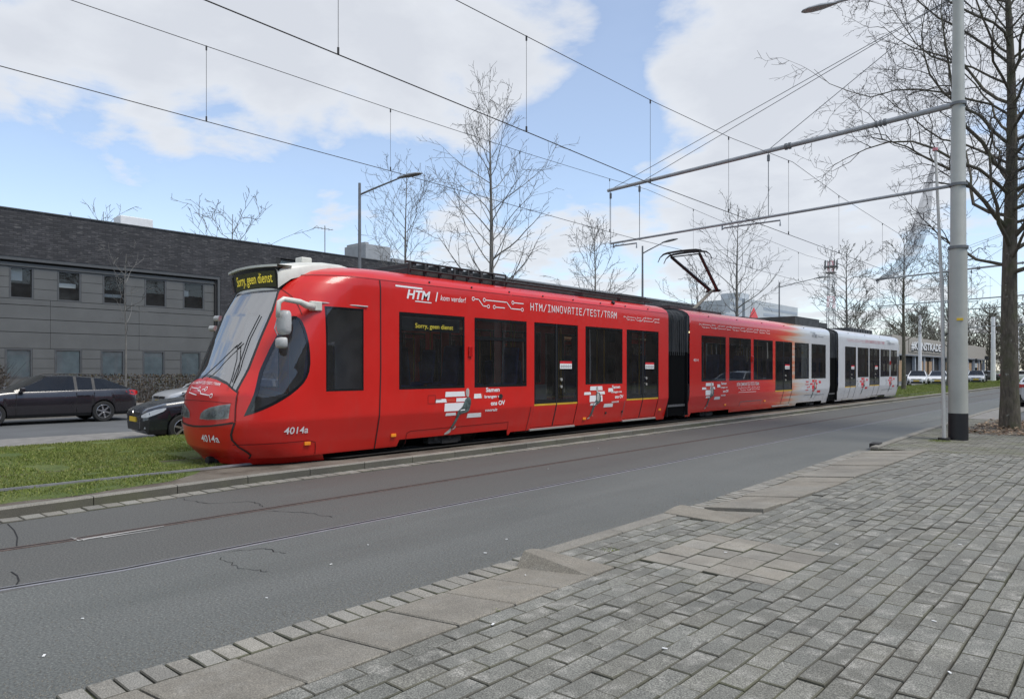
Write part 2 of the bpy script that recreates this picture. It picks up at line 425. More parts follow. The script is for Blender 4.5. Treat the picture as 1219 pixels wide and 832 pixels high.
# ================================================================== TRAM
XC = -11.10; NL = 1.15; NE = 2.3
WZ = [(.15, 1.12), (.25, 1.165), (.80, 1.315), (.84, 1.32), (3.0, 1.32), (3.13, 1.31), (3.22, 1.25), (3.3, 1.12), (3.36, .92), (3.4, .55), (3.415, .03)]
YFZ = [(.22, 5.281), (.39, 5.10), (.55, 5.058), (.72, 5.04), (1.0, 5.067), (1.21, 5.091), (1.4, 5.197), (1.6, 5.315), (2.07, 5.51), (2.46, 5.69), (2.83, 5.919),
       (3.0, 6.06), (3.13, 6.22), (3.22, 6.37), (3.3, 6.62), (3.36, 6.92), (3.4, 7.3), (3.415, 7.8)]
_w = np.array(WZ); _y = np.array(YFZ)
def wz(z): return float(np.interp(z, _w[:, 0], _w[:, 1]))
def yfz(z): return float(np.interp(z, _y[:, 0], _y[:, 1]))
def side_u(y, z):
    t = (yfz(z)+NL-y)/NL
    return wz(z) if t <= 0 else (0 if t >= 1 else wz(z)*(1-t**NE)**(1/NE))
def front_y(u, z):
    q = min(.999, abs(u)/wz(z)); return yfz(z)+NL*(1-(1-q**NE)**(1/NE))
def side_pt(off=0, sg=1, nose=True):
    def f(y, z):
        u = side_u(y, z) if nose else wz(z)
        n = side_n(sg, nose)(y, z) if off else (0, 0, 0)
        return (XC+sg*u+n[0]*off, y+n[1]*off, z+n[2]*off)
    return f
def side_n(sg=1, nose=True):
    def f(y, z):
        e = .015
        dy = (side_u(y+e, z)-side_u(y-e, z))/(2*e) if nose else 0
        dz = (side_u(y, z+e)-side_u(y, z-e))/(2*e) if nose else (wz(z+e)-wz(z-e))/(2*e)
        return tuple(Vector((sg, -dy, -dz)).normalized())
    return f
def front_n(u, z):
    e = .012
    du = (front_y(u+e, z)-front_y(u-e, z))/(2*e); dz = (front_y(u, z+e)-front_y(u, z-e))/(2*e)
    return tuple(Vector((du, -1, dz)).normalized())
def front_pt(off=0):
    def f(u, z):
        n = front_n(u, z) if off else (0, 0, 0)
        return (XC+u+n[0]*off, front_y(u, z)+n[1]*off, z+n[2]*off)
    return f
def ub(z): return .84 if z < 2.5 else .84-(z-2.5)*.28
Z0, Z1 = .24, 3.125
tram = thing('tram', 'long red and white three-section articulated tram standing on the grass track', 'tram', (XC, 23.5, .12))
def patch_obj(name, mat, outer, holes, st, fn, nf, parent, rows=(), flip=False):
    v, f, n = patch(outer, holes, st, fn, nf, rows)
    mb = MB(); mb.add(v, f)
    # make face winding agree with the wanted normals
    out = []
    for t in mb.f:
        a, b, c = (Vector(mb.v[i]) for i in t[:3])
        nn = (b-a).cross(c-a); out.append(t if nn.dot(Vector(n[t[0]])) >= 0 else t[::-1])
    mb.f = out
    return mb.build(name, mat, parent, normals=n)
CREASE = (.80, .84, 3.0, 3.06, 3.1)
GT, GB = 2.615, 1.25                     # glass top and bottom heights
def rect(y0, y1, z0, z1): return [(y0, z0), (y1, z0), (y1, z1), (y0, z1)]
SEC1_END, SEC2_A, SEC2_B, SEC3_A, SEC3_B = 17.5, 18.72, 30.9, 32.0, 41.95
# side openings   kind, y0, y1
OPEN1 = [('win', 8.05, 9.66), ('win', 9.93, 11.5), ('door', 11.75, 13.32), ('win', 13.62, 15.2), ('door', 15.39, 16.97)]
OPEN2 = [('win', 19.45, 21.08), ('win', 21.32, 22.98), ('win', 23.19, 24.84), ('door', 25.07, 26.68), ('win', 26.93, 28.44), ('win', 28.72, 30.4)]
OPEN3 = [('door', 32.91, 34.49), ('win', 34.74, 36.45), ('door', 36.59, 38.31), ('win', 38.46, 40.16), ('win', 40.33, 41.65)]
CABWIN = [(5.352, .90), (5.461, 1.27), (5.64, 1.66), (5.81, 2.02), (5.97, 2.30), (6.05, 2.42), (6.13, 2.45), (6.20, 2.39), (6.25, 2.20), (6.285, 1.93), (6.28, 1.62), (6.20, 1.43), (6.03, 1.27), (5.75, 1.09), (5.52, .97)]
CABWIN = CABWIN[:1]+smooth_poly(CABWIN, 1)[3:]
CABSIDE = rect(6.56, 7.29, 1.255, 2.615)
def hole_of(o): return rect(o[1], o[2], GB, GT) if o[0] == 'win' else rect(o[1], o[2], .34, GT)
def bottom_profile(y0, y1, cuts):
    """lower edge of a body side, raised where cuts say (ya, yb, z)"""
    P = [(y0, Z0)]
    for ya, yb, z in cuts: P += [(ya, Z0), (ya+.04, z), (yb-.04, z), (yb, Z0)]
    return P+[(y1, Z0)]
sec1 = struct and None
def rnd_end(y1, z=Z1, r=.0): return [(y1, z)]
# --- body shells
def section(name, mat, y0, y1, opens, cuts, nose=False, label=None):
    body = None
    for sg in (1, -1):
        if nose:
            left = [(front_y(ub(z), z), z) for z in np.arange(Z1, Z0, -.06)]+[(front_y(ub(Z0), Z0), Z0)]
            outer = [(y1, Z1)]+left+bottom_profile(left[-1][0]+.001, y1, cuts)[1:]
            holes = [hole_of(o) for o in opens]+[CABWIN, CABSIDE]
        else:
            outer = [(y1, Z1), (y0, Z1)]+bottom_profile(y0, y1, cuts)
            holes = [hole_of(o) for o in opens]
        v, f, n = patch(outer, holes, .10 if nose else .25, side_pt(0, sg, nose), side_n(sg, nose), CREASE)
        if body is None: body = [list(v), [], list(n)]; o = 0
        else: o = len(body[0]); body[0] += v; body[2] += n
        for t in f:
            a, b, c = (Vector(v[i]) for i in t[:3]); nn = (b-a).cross(c-a)
            t = t if nn.dot(Vector(n[t[0]])) >= 0 else t[::-1]; body[1].append(tuple(i+o for i in t))
    # roof: loops from the cantrail up to the crown
    zs = [3.12, 3.16, 3.19, 3.22, 3.26, 3.3, 3.33, 3.36, 3.385, 3.4, 3.41, 3.415]
    ys = None
    if nose:
        S = [i/14 for i in range(15)]
        rows = []
        for z in zs:
            r = []
            for s_ in S:
                th = s_*math.pi/2; r.append((wz(z)*math.sin(th)**(2/NE), yfz(z)+NL*(1-math.cos(th)**(2/NE)) if True else 0))
            for k in range(1, 13): r.append((wz(z), r[14][1]+(y1-r[14][1])*k/12))
            rows.append(r)
        m = len(rows[0])
        for sg in (1, -1):
            o = len(body[0])
            for i, z in enumerate(zs):
                for (u, y) in rows[i]:
                    body[0].append((XC+sg*u, y, z))
                    e = .01; zz = min(z, 3.40)
                    if y >= yfz(z)+NL-.02: nn = Vector((sg, 0, -(wz(zz+e)-wz(zz-e))/(2*e)))
                    else: nn = Vector(side_n(sg)(max(y, yfz(zz)+.06), zz))
                    body[2].append(tuple(nn.normalized()))
            for i in range(len(zs)-1):
                for j in range(m-1):
                    q = (o+i*m+j, o+i*m+j+1, o+(i+1)*m+j+1, o+(i+1)*m+j); body[1].append(q if sg > 0 else q[::-1])
    else:
        for sg in (1, -1):
            o = len(body[0]); N = 8
            for z in zs:
                for k in range(N+1):
                    body[0].append((XC+sg*wz(z), y0+(y1-y0)*k/N, z)); e = .01; zz = min(z, 3.40)
                    body[2].append(tuple(Vector((sg, 0, -(wz(zz+e)-wz(zz-e))/(2*e))).normalized()))
            for i in range(len(zs)-1):
                for j in range(N):
                    q = (o+i*(N+1)+j, o+i*(N+1)+j+1, o+(i+1)*(N+1)+j+1, o+(i+1)*(N+1)+j); body[1].append(q if sg > 0 else q[::-1])
    mb = MB(); mb.add(body[0], body[1])
    # end walls (closed bulkheads with a gangway frame)
    ob = mb.build(name, mat, tram, normals=body[2])
    return ob
b1 = section('front_body', 'tram_red', 5.0, SEC1_END, OPEN1, [(8.12, 11.05, .36), (11.1, 17.1, .30)], nose=True)
b2 = section('middle_body', 'tram_fade', SEC2_A, SEC2_B, OPEN2, [(19.0, 21.6, .34), (27.4, 30.3, .34)])
b3 = section('rear_body', 'tram_white', SEC3_A, SEC3_B, OPEN3, [(37.2, 39.8, .34)])
b3['label'] = 'white rear section'; b2['label'] = 'middle section fading from red to white'
# rear end wall of the last section, slightly rounded
mb = MB()
prof = [(.24, 41.95), (.6, 42.1), (1.2, 42.15), (2.2, 42.0), (3.0, 41.75), (3.3, 41.5)]
for i in range(len(prof)-1):
    (za, ya), (zb, yb) = prof[i], prof[i+1]
    for k in range(10):
        u0, u1 = -1+k/5, -1+(k+1)/5
        f = lambda u, z, y: (XC+u*wz(z), max(y-abs(u)**3*.45, 41.4), z)
        mb.quad(f(u0, za, ya), f(u1, za, ya), f(u1, zb, yb), f(u0, zb, yb))
mb.build('end_wall', 'tram_white', tram, smooth=True)
mb = MB(); mb.box((XC+1.15, 41.7, .72), (XC+1.335, 41.93, 2.3)); mb.build('side_lamp_strip', 'black_gloss', tram)
mb = MB()
for y in (SEC1_END-.01, SEC2_A+.01, SEC2_B-.01, SEC3_A+.01):
    d = .03
    for sg in (1, -1):
        for (za, zb) in [(.26, 3.1), (3.1, 3.25), (3.25, 3.36), (3.36, 3.41)]:
            wa, wb = wz(za)-.004, wz(zb)-.004
            mb.add([(XC+sg*.62, y, za), (XC+sg*wa, y, za), (XC+sg*wb, y, zb), (XC+sg*.62, y, zb)], [(0, 1, 2, 3)])
mb.build('bulkhead', 'interior_dark', tram)
# --- front: windscreen, hood, bumper
hood_line = [(-.84, 1.245), (-.61, 1.37), (-.33, 1.445), (0, 1.485), (.33, 1.445), (.61, 1.37), (.84, 1.245)]
fr_bot = [(u, .24) for u in np.linspace(-.84, .84, 9)]
patch_obj('hood', 'tram_red', fr_bot+[(.84, .6), (.84, 1.0)]+hood_line[::-1]+[(-.84, 1.0), (-.84, .6)],
          [], .07, front_pt(), front_n, tram)
top = 2.885
wl = [(ub(z), z) for z in np.arange(1.33, top, .12)]+[(ub(top), top)]
ws_poly = hood_line+wl+[(-a, b) for a, b in wl[::-1]]
ws_in = [(u*.955, z+(.045 if z < 1.6 else (-.03 if z > 2.85 else 0))) for u, z in ws_poly]
patch_obj('windscreen_surround', 'black_gloss', ws_poly, [ws_in], .08, front_pt(), front_n, tram)
wsc = patch_obj('windscreen', 'windscreen_glass', ws_in, [], .07, front_pt(-.004), front_n, tram)
# forehead between windscreen and roof, covered by the display
fh = [(-ub(2.885), 2.885), (ub(2.885), 2.885), (ub(3.0), 3.0), (ub(3.12), 3.12), (-ub(3.12), 3.12), (-ub(3.0), 3.0)]
patch_obj('forehead', 'tram_cream', fh, [], .08, front_pt(), front_n, tram)
# under-nose apron and coupler
mb = MB()
pr = [(-.8, 5.53), (-.6, 5.36), (-.3, 5.28), (0, 5.26), (.3, 5.28), (.6, 5.36), (.8, 5.53), (1.02, 5.9), (1.15, 6.6), (-1.15, 6.6), (-1.02, 5.9)]
mb.prism(pr, lambda a, b, d: (XC+a*(1-(.26-d)*.6), b+(.26-d)*.7, d), .13, .262)
mb.build('apron', 'tram_red', tram)
mb = MB(); mb.cyl((XC+.1, 5.45, .17), (0, 1, 0), .07, .5, 12); mb.box((XC-.15, 5.3, .13), (XC+.2, 5.6, .2)); mb.build('coupler', 'underframe', tram, bevel=.01)
# panel joints
def strip(mb, pts, wd, fn, mi=None): ribbon(mb, pts, wd, fn, mi)
F3 = front_pt(.009); S3 = side_pt(.008)

mb = MB()
strip(mb, [(-.84, .80), (-.7, .775), (-.47, .745), (-.2, .728), (0, .722), (.2, .728), (.47, .745), (.7, .775), (.84, .80)], .026, F3)
strip(mb, [(5.265, .80), (5.25, .72), (5.245, .62), (5.262, .54), (5.34, .43), (5.45, .35), (5.51, .30), (5.52, .245)], .018, S3)
mb.build('bumper_gap', 'black_rubber', tram)
mb = MB()
strip(mb, [(5.27, .82), (5.28, 1.0), (5.30, 1.18), (5.33, 1.27)], .012, S3)
strip(mb, [(6.115, 2.88), (6.16, 2.77), (6.2, 2.62), (6.22, 2.47)], .010, S3)
strip(mb, [(5.28, .465), (5.8, .478), (6.3, .485), (6.42, .45), (6.44, .38), (6.45, .26)], .010, S3)
strip(mb, [(-.8, 1.09), (-.45, 1.115), (0, 1.12), (.45, 1.115), (.8, 1.09)], .008, F3)
strip(mb, [(6.60, 2.655), (6.62, 2.66)], .005, S3)
for (a, b, c, d) in [(8.35, 11.0, .50, .36), (28.2, 30.1, .5, .36)]: pass
strip(mb, [(8.30, .28), (8.30, .47), (8.38, .50), (11.0, .52), (11.02, .33)], .010, S3)
strip(mb, [(8.9, 1.05), (9.05, 1.05)], .008, S3); strip(mb, [(8.72, .98), (8.72, 1.13), (8.9, 1.13), (8.9, .98), (8.72, .98)], .006, S3)
mb.build('panel_joint', 'seam', tram)
mb = MB()
strip(mb, [(7.63, .25), (7.62, .82), (7.645, 1.6), (7.64, 3.0), (7.63, 3.12)], .022, S3); strip(mb, [(11.62, .25), (11.64, .5), (11.64, .82)], .012, S3)
mb.build('section_joint', 'black_rubber', tram)
mb = MB()   # gutter line along the roof edge, with its rivets
for (ya, yb) in ((6.4, 11.0), (11.04, SEC1_END)): strip(mb, [(ya, 3.135), (yb, 3.135)], .008, S3)
mb.build('roof_joint', 'seam', tram)
mb = MB()
for y in (8.8, 9.9, 11.0, 12.1, 13.2, 14.3, 15.4, 16.5, 20, 22, 24, 26, 28, 33.5, 36, 38.5): mb.cyl((XC+1.27, y, 3.2), (1, 0, .6), .018, .03, 8)
mb.cyl((XC+1.24, 14.9, 3.26), (1, 0, 1), .05, .05, 10)
mb.build('roof_fastener', 'black_rubber', tram)
simple('lamp_back', (.30, .31, .30), .35, metal=.3, var=.6, scale=9)
# --- headlights, numbers, marks on the nose
for sg in (1, -1):
    hl = [(.17, .84), (.19, .925), (.27, .975), (.40, 1.02), (.6, 1.06), (.785, 1.085), (.775, .865), (.6, .845), (.4, .835)]
    hl = [(sg*a, b) for a, b in hl]
    if sg < 0: hl = hl[::-1]
    bk = patch_obj('headlight', 'lamp_back', hl, [], .06, front_pt(.004), front_n, tram)
    inner = shrink(hl, .015)
    rf = MB()
    for cxu, rr, mt in ((.53, .045, 'chrome'), (.66, .06, 'chrome'), (.38, .035, 'chrome')):
        p = Vector(front_pt(.006)(sg*cxu, .945)); nn = Vector(front_n(sg*cxu, .945))
        rf.lathe(p, nn, [(.002, rr*.3), (.004, rr*.75), (.012, rr*.95), (.012, rr)], 18)
    rf.build('reflector', 'mirror_grey', bk)
    patch_obj('lens', 'lamp_glass', inner, [], .06, front_pt(.022), front_n, bk)
mb = MB()
put_text(mb, '4014a', front_pt(.012), .105, .38, (.22, .50), offset=.012)
put_text(mb, '4014a', side_pt(.010), .105, .40, (5.86, .615), offset=.012)
mb.build('fleet_number', 'decal_white', tram)
mb = MB()
cm = [((.41, 1.20), (.14, 1.235)), ((.0, 1.255), (-.1, 1.225)), ]
ribbon(mb, [(.37, 1.205), (.12, 1.225), (.06, 1.265), (-.02, 1.27)], .012, F3); ring(mb, (.41, 1.20), .028, .011, F3); ring(mb, (.20, 1.30), .03, .011, F3)
ribbon(mb, [(.17, 1.30), (.10, 1.285)], .012, F3); ribbon(mb, [(-.0, 1.205), (-.34, 1.235)], .012, F3); ring(mb, (-.02, 1.30), .028, .011, F3); ribbon(mb, [(-.06, 1.30), (-.3, 1.31)], .012, F3); ring(mb, (-.35, 1.30), .028, .011, F3)
mono(mb, 'HTM/INNOVATIE/TEST/TRAM', lambda a, b: F3(a, b-.10*a*a), (-.45, 1.375), .95, .035, .007)
mb.build('nose_graphic', 'decal_white', tram)
# --- destination display and its cowl
cw = [(6.04, .765, 2.90, 3.27), (6.10, .785, 2.95, 3.30), (6.25, .80, 3.06, 3.34), (6.5, .84, 3.14, 3.385), (6.9, .84, 3.22, 3.425), (7.3, .74, 3.2, 3.44), (7.7, .45, 3.3, 3.432), (8.0, .2, 3.38, 3.42)]
vs = []; m = 15
for y, hw, zb, zt in cw:
    for j in range(m):
        t = j/(m-1); a = math.pi*t
        u = -math.cos(a); k = abs(u)**5
        uu = -hw*math.copysign(min(1, abs(u)**.45), -u)
        vs.append((XC+uu, y+(.0 if y > 6 else .10*(abs(uu)/hw)**2), zt-(zt-zb)*(1-math.sin(a)**.35 if 0 < t < 1 else 1)+0))
mb = MB(); mb.add(vs, [(i*m+j, i*m+j+1, (i+1)*m+j+1, (i+1)*m+j) for i in range(len(cw)-1) for j in range(m-1)])
cowl = mb.build('display_cowl', 'tram_cream', tram, smooth='auto')
dd = thing  # display box: a shallow leaning slab, slightly bowed
def dpt(a, b, d=0):        # a across (-.79..0.79), b up 0..1
    y = 5.985+.10*(a/.79)**2-(b-.5)*.05-d; return (XC+a, y, 2.875+b*(.385-.02*(a/.79)**2))
mb = MB()
K = 12
for i in range(K):
    a0, a1 = -.745+1.49*i/K, -.745+1.49*(i+1)/K
    mb.quad(dpt(a0, 0), dpt(a1, 0), dpt(a1, 1), dpt(a0, 1))
    for b in (0, 1): mb.quad(dpt(a0, b), dpt(a1, b), dpt(a1, b, -.15), dpt(a0, b, -.15))
for a in (-.745, .745): mb.quad(dpt(a, 0), dpt(a, 1), dpt(a, 1, -.15), dpt(a, 0, -.15))
disp = mb.build('destination_display', 'black_gloss', tram)
mb = MB()
for i in range(K):
    a0, a1 = -.60+1.27*i/K, -.60+1.27*(i+1)/K
    mb.quad(dpt(a0, .17, .004), dpt(a1, .17, .004), dpt(a1, .84, .004), dpt(a0, .84, .004))
mb.build('screen', 'led_panel', disp)
mb = MB(); put_text(mb, 'Sorry, geen dienst', lambda a, b: dpt(a, b, .008), .42, 1.12, (-.52, .36), offset=.006); mb.build('led_text', 'led_amber', disp)
# brow lip above the display, roof hatch lamp
mb = MB()
for i in range(K):
    a0, a1 = -.80+1.60*i/K, -.80+1.60*(i+1)/K
    A = [dpt(a, 1.0, dd_) for a in (a0, a1) for dd_ in (.06, -.2)]
    P = [(x, y, z+.0) for x, y, z in A]; Q = [(x, y, z+.035) for x, y, z in A]
    mb.add([P[0], P[2], P[3], P[1], Q[0], Q[2], Q[3], Q[1]], [(0, 1, 2, 3), (4, 5, 6, 7), (0, 1, 5, 4), (2, 3, 7, 6)])
mb.build('display_brow', 'tram_cream', tram)
mb = MB(); mb.box((XC+.1, 6.75, 3.42), (XC+.32, 6.95, 3.53)); mb.build('roof_beacon', 'tram_cream', tram, bevel=.02)
# --- wipers
def wiper(pts, blade, r=.012):
    mb = MB(); mb.tube([front_pt(.035)(*p) for p in pts], r*.6, 6)
    bl = MB(); bl.tube([front_pt(.02)(*p) for p in blade], .009, 5)
    w_ = mb.build('wiper', 'black_rubber', tram); bl.build('blade', 'black_rubber', w_)
wiper([(-.05, 1.44), (.2, 1.66), (.50, 1.97)], [(.46, 1.93), (.55, 2.02), (.50, 1.95)])
wiper([(.70, 1.33), (.66, 1.5), (.60, 1.75), (.5, 1.97)], [(.70, 1.40), (.66, 1.75), (.64, 2.1), (.665, 2.45)], .014)
# --- cab glass and mirror
for sg in (1, -1):
    fr = patch_obj('cab_window', 'black_gloss', CABWIN, [shrink(CABWIN, .04)], .08, side_pt(.003, sg), side_n(sg), tram)
    patch_obj('pane', 'cab_glass', shrink(CABWIN, .04), [], .08, side_pt(-.003, sg), side_n(sg), fr)
    fr = patch_obj('cab_side_window', 'black_gloss', CABSIDE, [shrink(CABSIDE, .028)], .1, side_pt(.003, sg), side_n(sg), tram)
    patch_obj('pane', 'cab_glass', shrink(CABSIDE, .028), [], .1, side_pt(-.003, sg), side_n(sg), fr)
mb = MB(); mb.tube([side_pt(.02)(6.50, 2.665), side_pt(.02)(7.36, 2.655)], .012, 6); mb.build('rain_rail', 'mirror_grey', tram)
mir = thing('mirror_arm', '', '', (XC+1.3, 6.4, 2.6)); del mir['label']; del mir['category']; mir.parent = tram
mir.location = Vector((XC+1.3, 6.4, 2.6))-ORIG[tram.name]
def mirpart(name, mat, fn, smooth=False, bevel=0):
    mb = MB(); fn(mb); return mb.build(name, mat, mir, smooth=smooth, bevel=bevel)
bp = Vector(side_pt(.03)(6.42, 2.60))
mirpart('bracket', 'tram_cream', lambda m_: m_.obox(bp, [(0, 1, 0), (0, 0, 1), (1, 0, 0)], (.10, .075, .04)), bevel=.015)
armp = [bp+Vector((0.01, -.05, -.02)), bp+Vector((.06, -.22, 0.0)), bp+Vector((.10, -.34, .035)), bp+Vector((.10, -.62, .06)), bp+Vector((.09, -.69, .01)), bp+Vector((.08, -.70, -.12)), bp+Vector((.06, -.70, -.22))]
mirpart('arm', 'tram_cream', lambda m_: m_.tube(armp, [.06, .055, .045, .04, .038, .034, .03], 8), smooth=True)
def hs(m_, c, w_, h, d, ang):
    """rounded mirror housing"""
    c = Vector(c); ax = Vector((math.cos(ang), math.sin(ang), 0)); nrm = Vector((-math.sin(ang), math.cos(ang), 0)); n = 16; rows = []
    for t, k in ((-d, .55), (-d*.7, .85), (-d*.2, 1), (d*.6, 1.0), (d*.6, .9)):
        rows.append([c+nrm*t+ax*(w_*k*math.copysign(abs(math.cos(q))**.5, math.cos(q)))+Vector((0, 0, h*k*math.copysign(abs(math.sin(q))**.5, math.sin(q)))) for q in [2*math.pi*j/n for j in range(n)]])
    vs = [p for r in rows for p in r]; L_ = len(rows)
    m_.add(vs, [(i*n+j, i*n+(j+1) % n, (i+1)*n+(j+1) % n, (i+1)*n+j) for i in range(L_-1) for j in range(n)]+[tuple(range(n))[::-1], tuple((L_-1)*n+j for j in range(n))])
mc = bp+Vector((.03, -.58, -.27))
hh = mirpart('mirror_housing', 'mirror_grey', lambda m_: hs(m_, mc+Vector((0,0,-.02)), .115, .19, .07, R(20)), smooth='auto')
mirpart('wide_mirror', 'mirror_grey', lambda m_: hs(m_, mc+Vector((0, -.04, -.33)), .12, .085, .06, R(0)), smooth='auto')
mirpart('arm_wire', 'galv', lambda m_: m_.tube([mc+Vector((0, -.11, .02)), mc+Vector((0, -.15, -.12)), mc+Vector((0, -.10, -.22))], .01, 5))
mb = MB()
for z in (2.50, 2.32):
    mb = MB(); mb.cyl((XC-1.12, front_y(-.98, z)-.04, z), (1, .3, 0), .05, .12, 10); mb.build('far_mirror', 'mirror_grey', tram, smooth='auto')
# --- passenger windows and doors
def make_window(y0, y1, sg, hopper=False, parent=tram):
    P = rect(y0+.004, y1-.004, GB+.004, GT-.004); I = rect(y0+.055, y1-.055, GB+.05, GT-.05)
    fr = patch_obj('window', 'black_gloss', P, [I], .4, side_pt(.002, sg, False), side_n(sg, False), parent)
    patch_obj('pane', 'tram_glass', I, [], .4, side_pt(-.004, sg, False), side_n(sg, False), fr)
    if hopper:
        mb = MB(); S = side_pt(.006, sg, False)
        ribbon(mb, [(y0+.05, GT-.40), (y1-.05, GT-.40)], .07, S); ribbon(mb, [((y0+y1)/2, GB+.05), ((y0+y1)/2, GT-.05)], .015, S)
        mb.build('glazing_bar', 'black_gloss', fr)
    return fr
def make_door(y0, y1, sg, lower):
    ym = (y0+y1)/2; S = lambda d: side_pt(d, sg, False); n_ = side_n(sg, False)
    for (a, b) in ((y0+.006, ym-.012), (ym+.012, y1-.006)):
        I = rect(a+.05, b-.05, .95, GT-.06)
        d = patch_obj('door_leaf', 'black_gloss', rect(a, b, .86, GT-.004), [I], .3, S(-.012), n_, tram)
        patch_obj('pane', 'tram_glass', I, [], .3, S(-.018), n_, d)
        patch_obj('lower_panel', lower, rect(a+.006, b-.006, .35, .82), [], .2, S(-.010), n_, d)
        mb = MB(); ribbon(mb, [(a+.01, .84), (b-.01, .84)], .04, S(-.008)); mb.build('warning_strip', 'yellow_strip', d)
        for e_ in (a-.004, b+.004): mb = MB(); ribbon(mb, [(e_, .35), (e_, GT)], .016, S(-.006)); mb.build('rubber_seal', 'black_rubber', d)
    if sg > 0:
        mb = MB(); S6 = S(-.004)
        mb2 = MB()
        a = ym+.12
        mb.quad(S6(a, 1.62), S6(a+.44, 1.62), S6(a+.44, 1.735), S6(a, 1.735)); mb2.quad(S6(a, 1.735), S6(a+.44, 1.735), S6(a+.44, 1.79), S6(a, 1.79))
        w_ = mb.build('door_sticker', 'decal_white', tram); mb2.build('sticker_header', 'decal_red', w_)
        m3 = MB()
        for k in range(5): ring(m3, (a+.06+k*.08, 1.675), .024, .012, side_pt(.0005, sg, False))
        m3.build('sticker_symbol', 'decal_grey', w_)
        mb = MB()
        for z in (1.38, 1.22): mb.cyl(S(.004)(ym+.16, z), (1, 0, 0), .035, .02, 14)
        mb.build('door_button', 'sill_metal', tram)
    mb = MB(); w_ = wz(.30)
    mb.box((XC+sg*(w_-.12), y0-.02, .285), (XC+sg*(w_+.035), y1+.02, .325)); mb.build('step_sill', 'sill_metal', tram)
for sg in (1, -1):
    for k, o in enumerate(OPEN1):
        if o[0] == 'win': make_window(o[1], o[2], sg, hopper=(k == 1))
        else: make_door(o[1], o[2], sg, 'tram_red')
    for o in OPEN2:
        if o[0] == 'win': make_window(o[1], o[2], sg)
        else: make_door(o[1], o[2], sg, 'tram_fade')
    for o in OPEN3:
        if o[0] == 'win': make_window(o[1], o[2], sg)
        else: make_door(o[1], o[2], sg, 'tram_white')
# --- bellows between the sections
def bellows(ya, yb):
    prof = [(.30, 1.16), (.82, 1.22), (3.0, 1.22), (3.14, 1.19), (3.24, 1.1), (3.31, .9), (3.34, .5)]
    full = [(u, z) for z, u in prof]+[(-u, z) for z, u in prof[::-1]]
    n = 13; rows = []
    for i in range(2*n+1):
        t = i/(2*n); y = ya+(yb-ya)*t; k = 1.0 if i % 2 == 0 else .93
        rows.append([(XC+u*k, y, z if z < 3 else z*(.99 if i % 2 else 1)) for u, z in full])
    m = len(full); mb = MB(); mb.add([p for r in rows for p in r], [(i*m+j, i*m+j+1, (i+1)*m+j+1, (i+1)*m+j) for i in range(2*n) for j in range(m-1)])
    for y in (ya, yb):
        for sg in (1, -1): mb.box((XC+sg*1.2, y-.02, .3), (XC+sg*1.27, y+.02, 3.15))
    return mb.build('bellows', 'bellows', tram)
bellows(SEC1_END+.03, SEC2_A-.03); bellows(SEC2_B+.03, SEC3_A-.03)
mb = MB()
for y in np.arange(17.66, 18.6, .11):
    mb.tube([(XC+1.235, y, 2.0), (XC+1.235, y, 3.05)], .012, 5)
mb.build('bellows_cord', 'roof_dark', tram)
# --- underframe, bogies
mb = MB()
for (ya, yb) in ((6.7, 7.7), (11.4, SEC1_END-.2), (SEC2_A+3.2, 27.2), (SEC3_A+.2, 36.8), (40.2, 41.2)):
    mb.box((XC-1.05, ya, .24), (XC+1.05, yb, .5))
mb.box((XC-.9, 6.2, .4), (XC+.9, 41.5, .55))
mb.build('underframe', 'underframe', tram)
def bogie(yc, wb=1.85, parent=tram):
    b = bpy.data.objects.new('bogie', None); COL.objects.link(b); b.parent = parent
    ORIG[b.name] = Vector((XC, yc, .12)); b.location = ORIG[b.name]-ORIG[parent.name]
    mb = MB()
    for sg in (1, -1):
        mb.box((XC+sg*.96, yc-wb/2-.3, .34), (XC+sg*1.08, yc+wb/2+.3, .5))
        mb.box((XC+sg*.95, yc-.42, .22), (XC+sg*1.1, yc+.42, .36)); mb.box((XC+sg*1.0, yc-.1, .2), (XC+sg*1.12, yc+.32, .3))
        for k in (-.25, .1): mb.cyl((XC+sg*1.08, yc+k, .38), (0, 0, 1), .06, .22, 10)
    mb.box((XC-1, yc-.2, .3), (XC+1, yc+.2, .5)); mb.build('bogie_frame', 'underframe', b)
    for s1 in (-1, 1):
        for s2 in (-1, 1):
            mb = MB(); c = (XC+s1*.7175, yc+s2*wb/2, .42)
            mb.lathe(c, (s1, 0, 0), [(-.07, .05), (-.07, .33), (-.045, .335), (-.04, .305), (.06, .30), (.065, .27), (.03, .24), (.03, .12), (.09, .10), (.09, .0)], 28)
            mb.build('wheel', 'wheel_steel', b, smooth='auto')
for yc in (9.35, 20.2, 29.2, 38.4): bogie(yc)
# --- roof equipment
def rbox(u0, u1, y0, y1, z1, z0=3.36, name='roof_box'):
    m_ = MB(); m_.box((XC+u0, y0, z0), (XC+u1, y1, z1)); m_.build(name, 'roof_dark', tram, bevel=.015)
rbox(-.95, .9, 8.6, 10.95, 3.49)
for k in range(8): rbox(-.9, .9, 8.72+k*.3, 8.82+k*.3, 3.60, 3.485, 'resistor_bank')
for y in np.arange(8.6, 11.3, .38): rbox(.905, .95, y, y+.05, 3.585, 3.3, 'rail_post')
rbox(.86, .93, 8.55, 11.3, 3.62, 3.585, 'guard_rail'); rbox(-.95, -.87, 8.55, 11.3, 3.62, 3.585, 'guard_rail')
rbox(-.6, .8, 11.35, 13.9, 3.49); rbox(-.9, .9, 14.1, 15.6, 3.53); rbox(-.9, .9, 15.75, 16.9, 3.58)
rbox(-.95, .55, 17.0, 17.25, 3.55)
for k in range(5):
    m_ = MB(); m_.tube([(XC+.6, 16.95+k*.12, 3.4), (XC+.62, 16.97+k*.12, 3.62)], .025, 6); m_.build('insulator', 'roof_dark', tram)
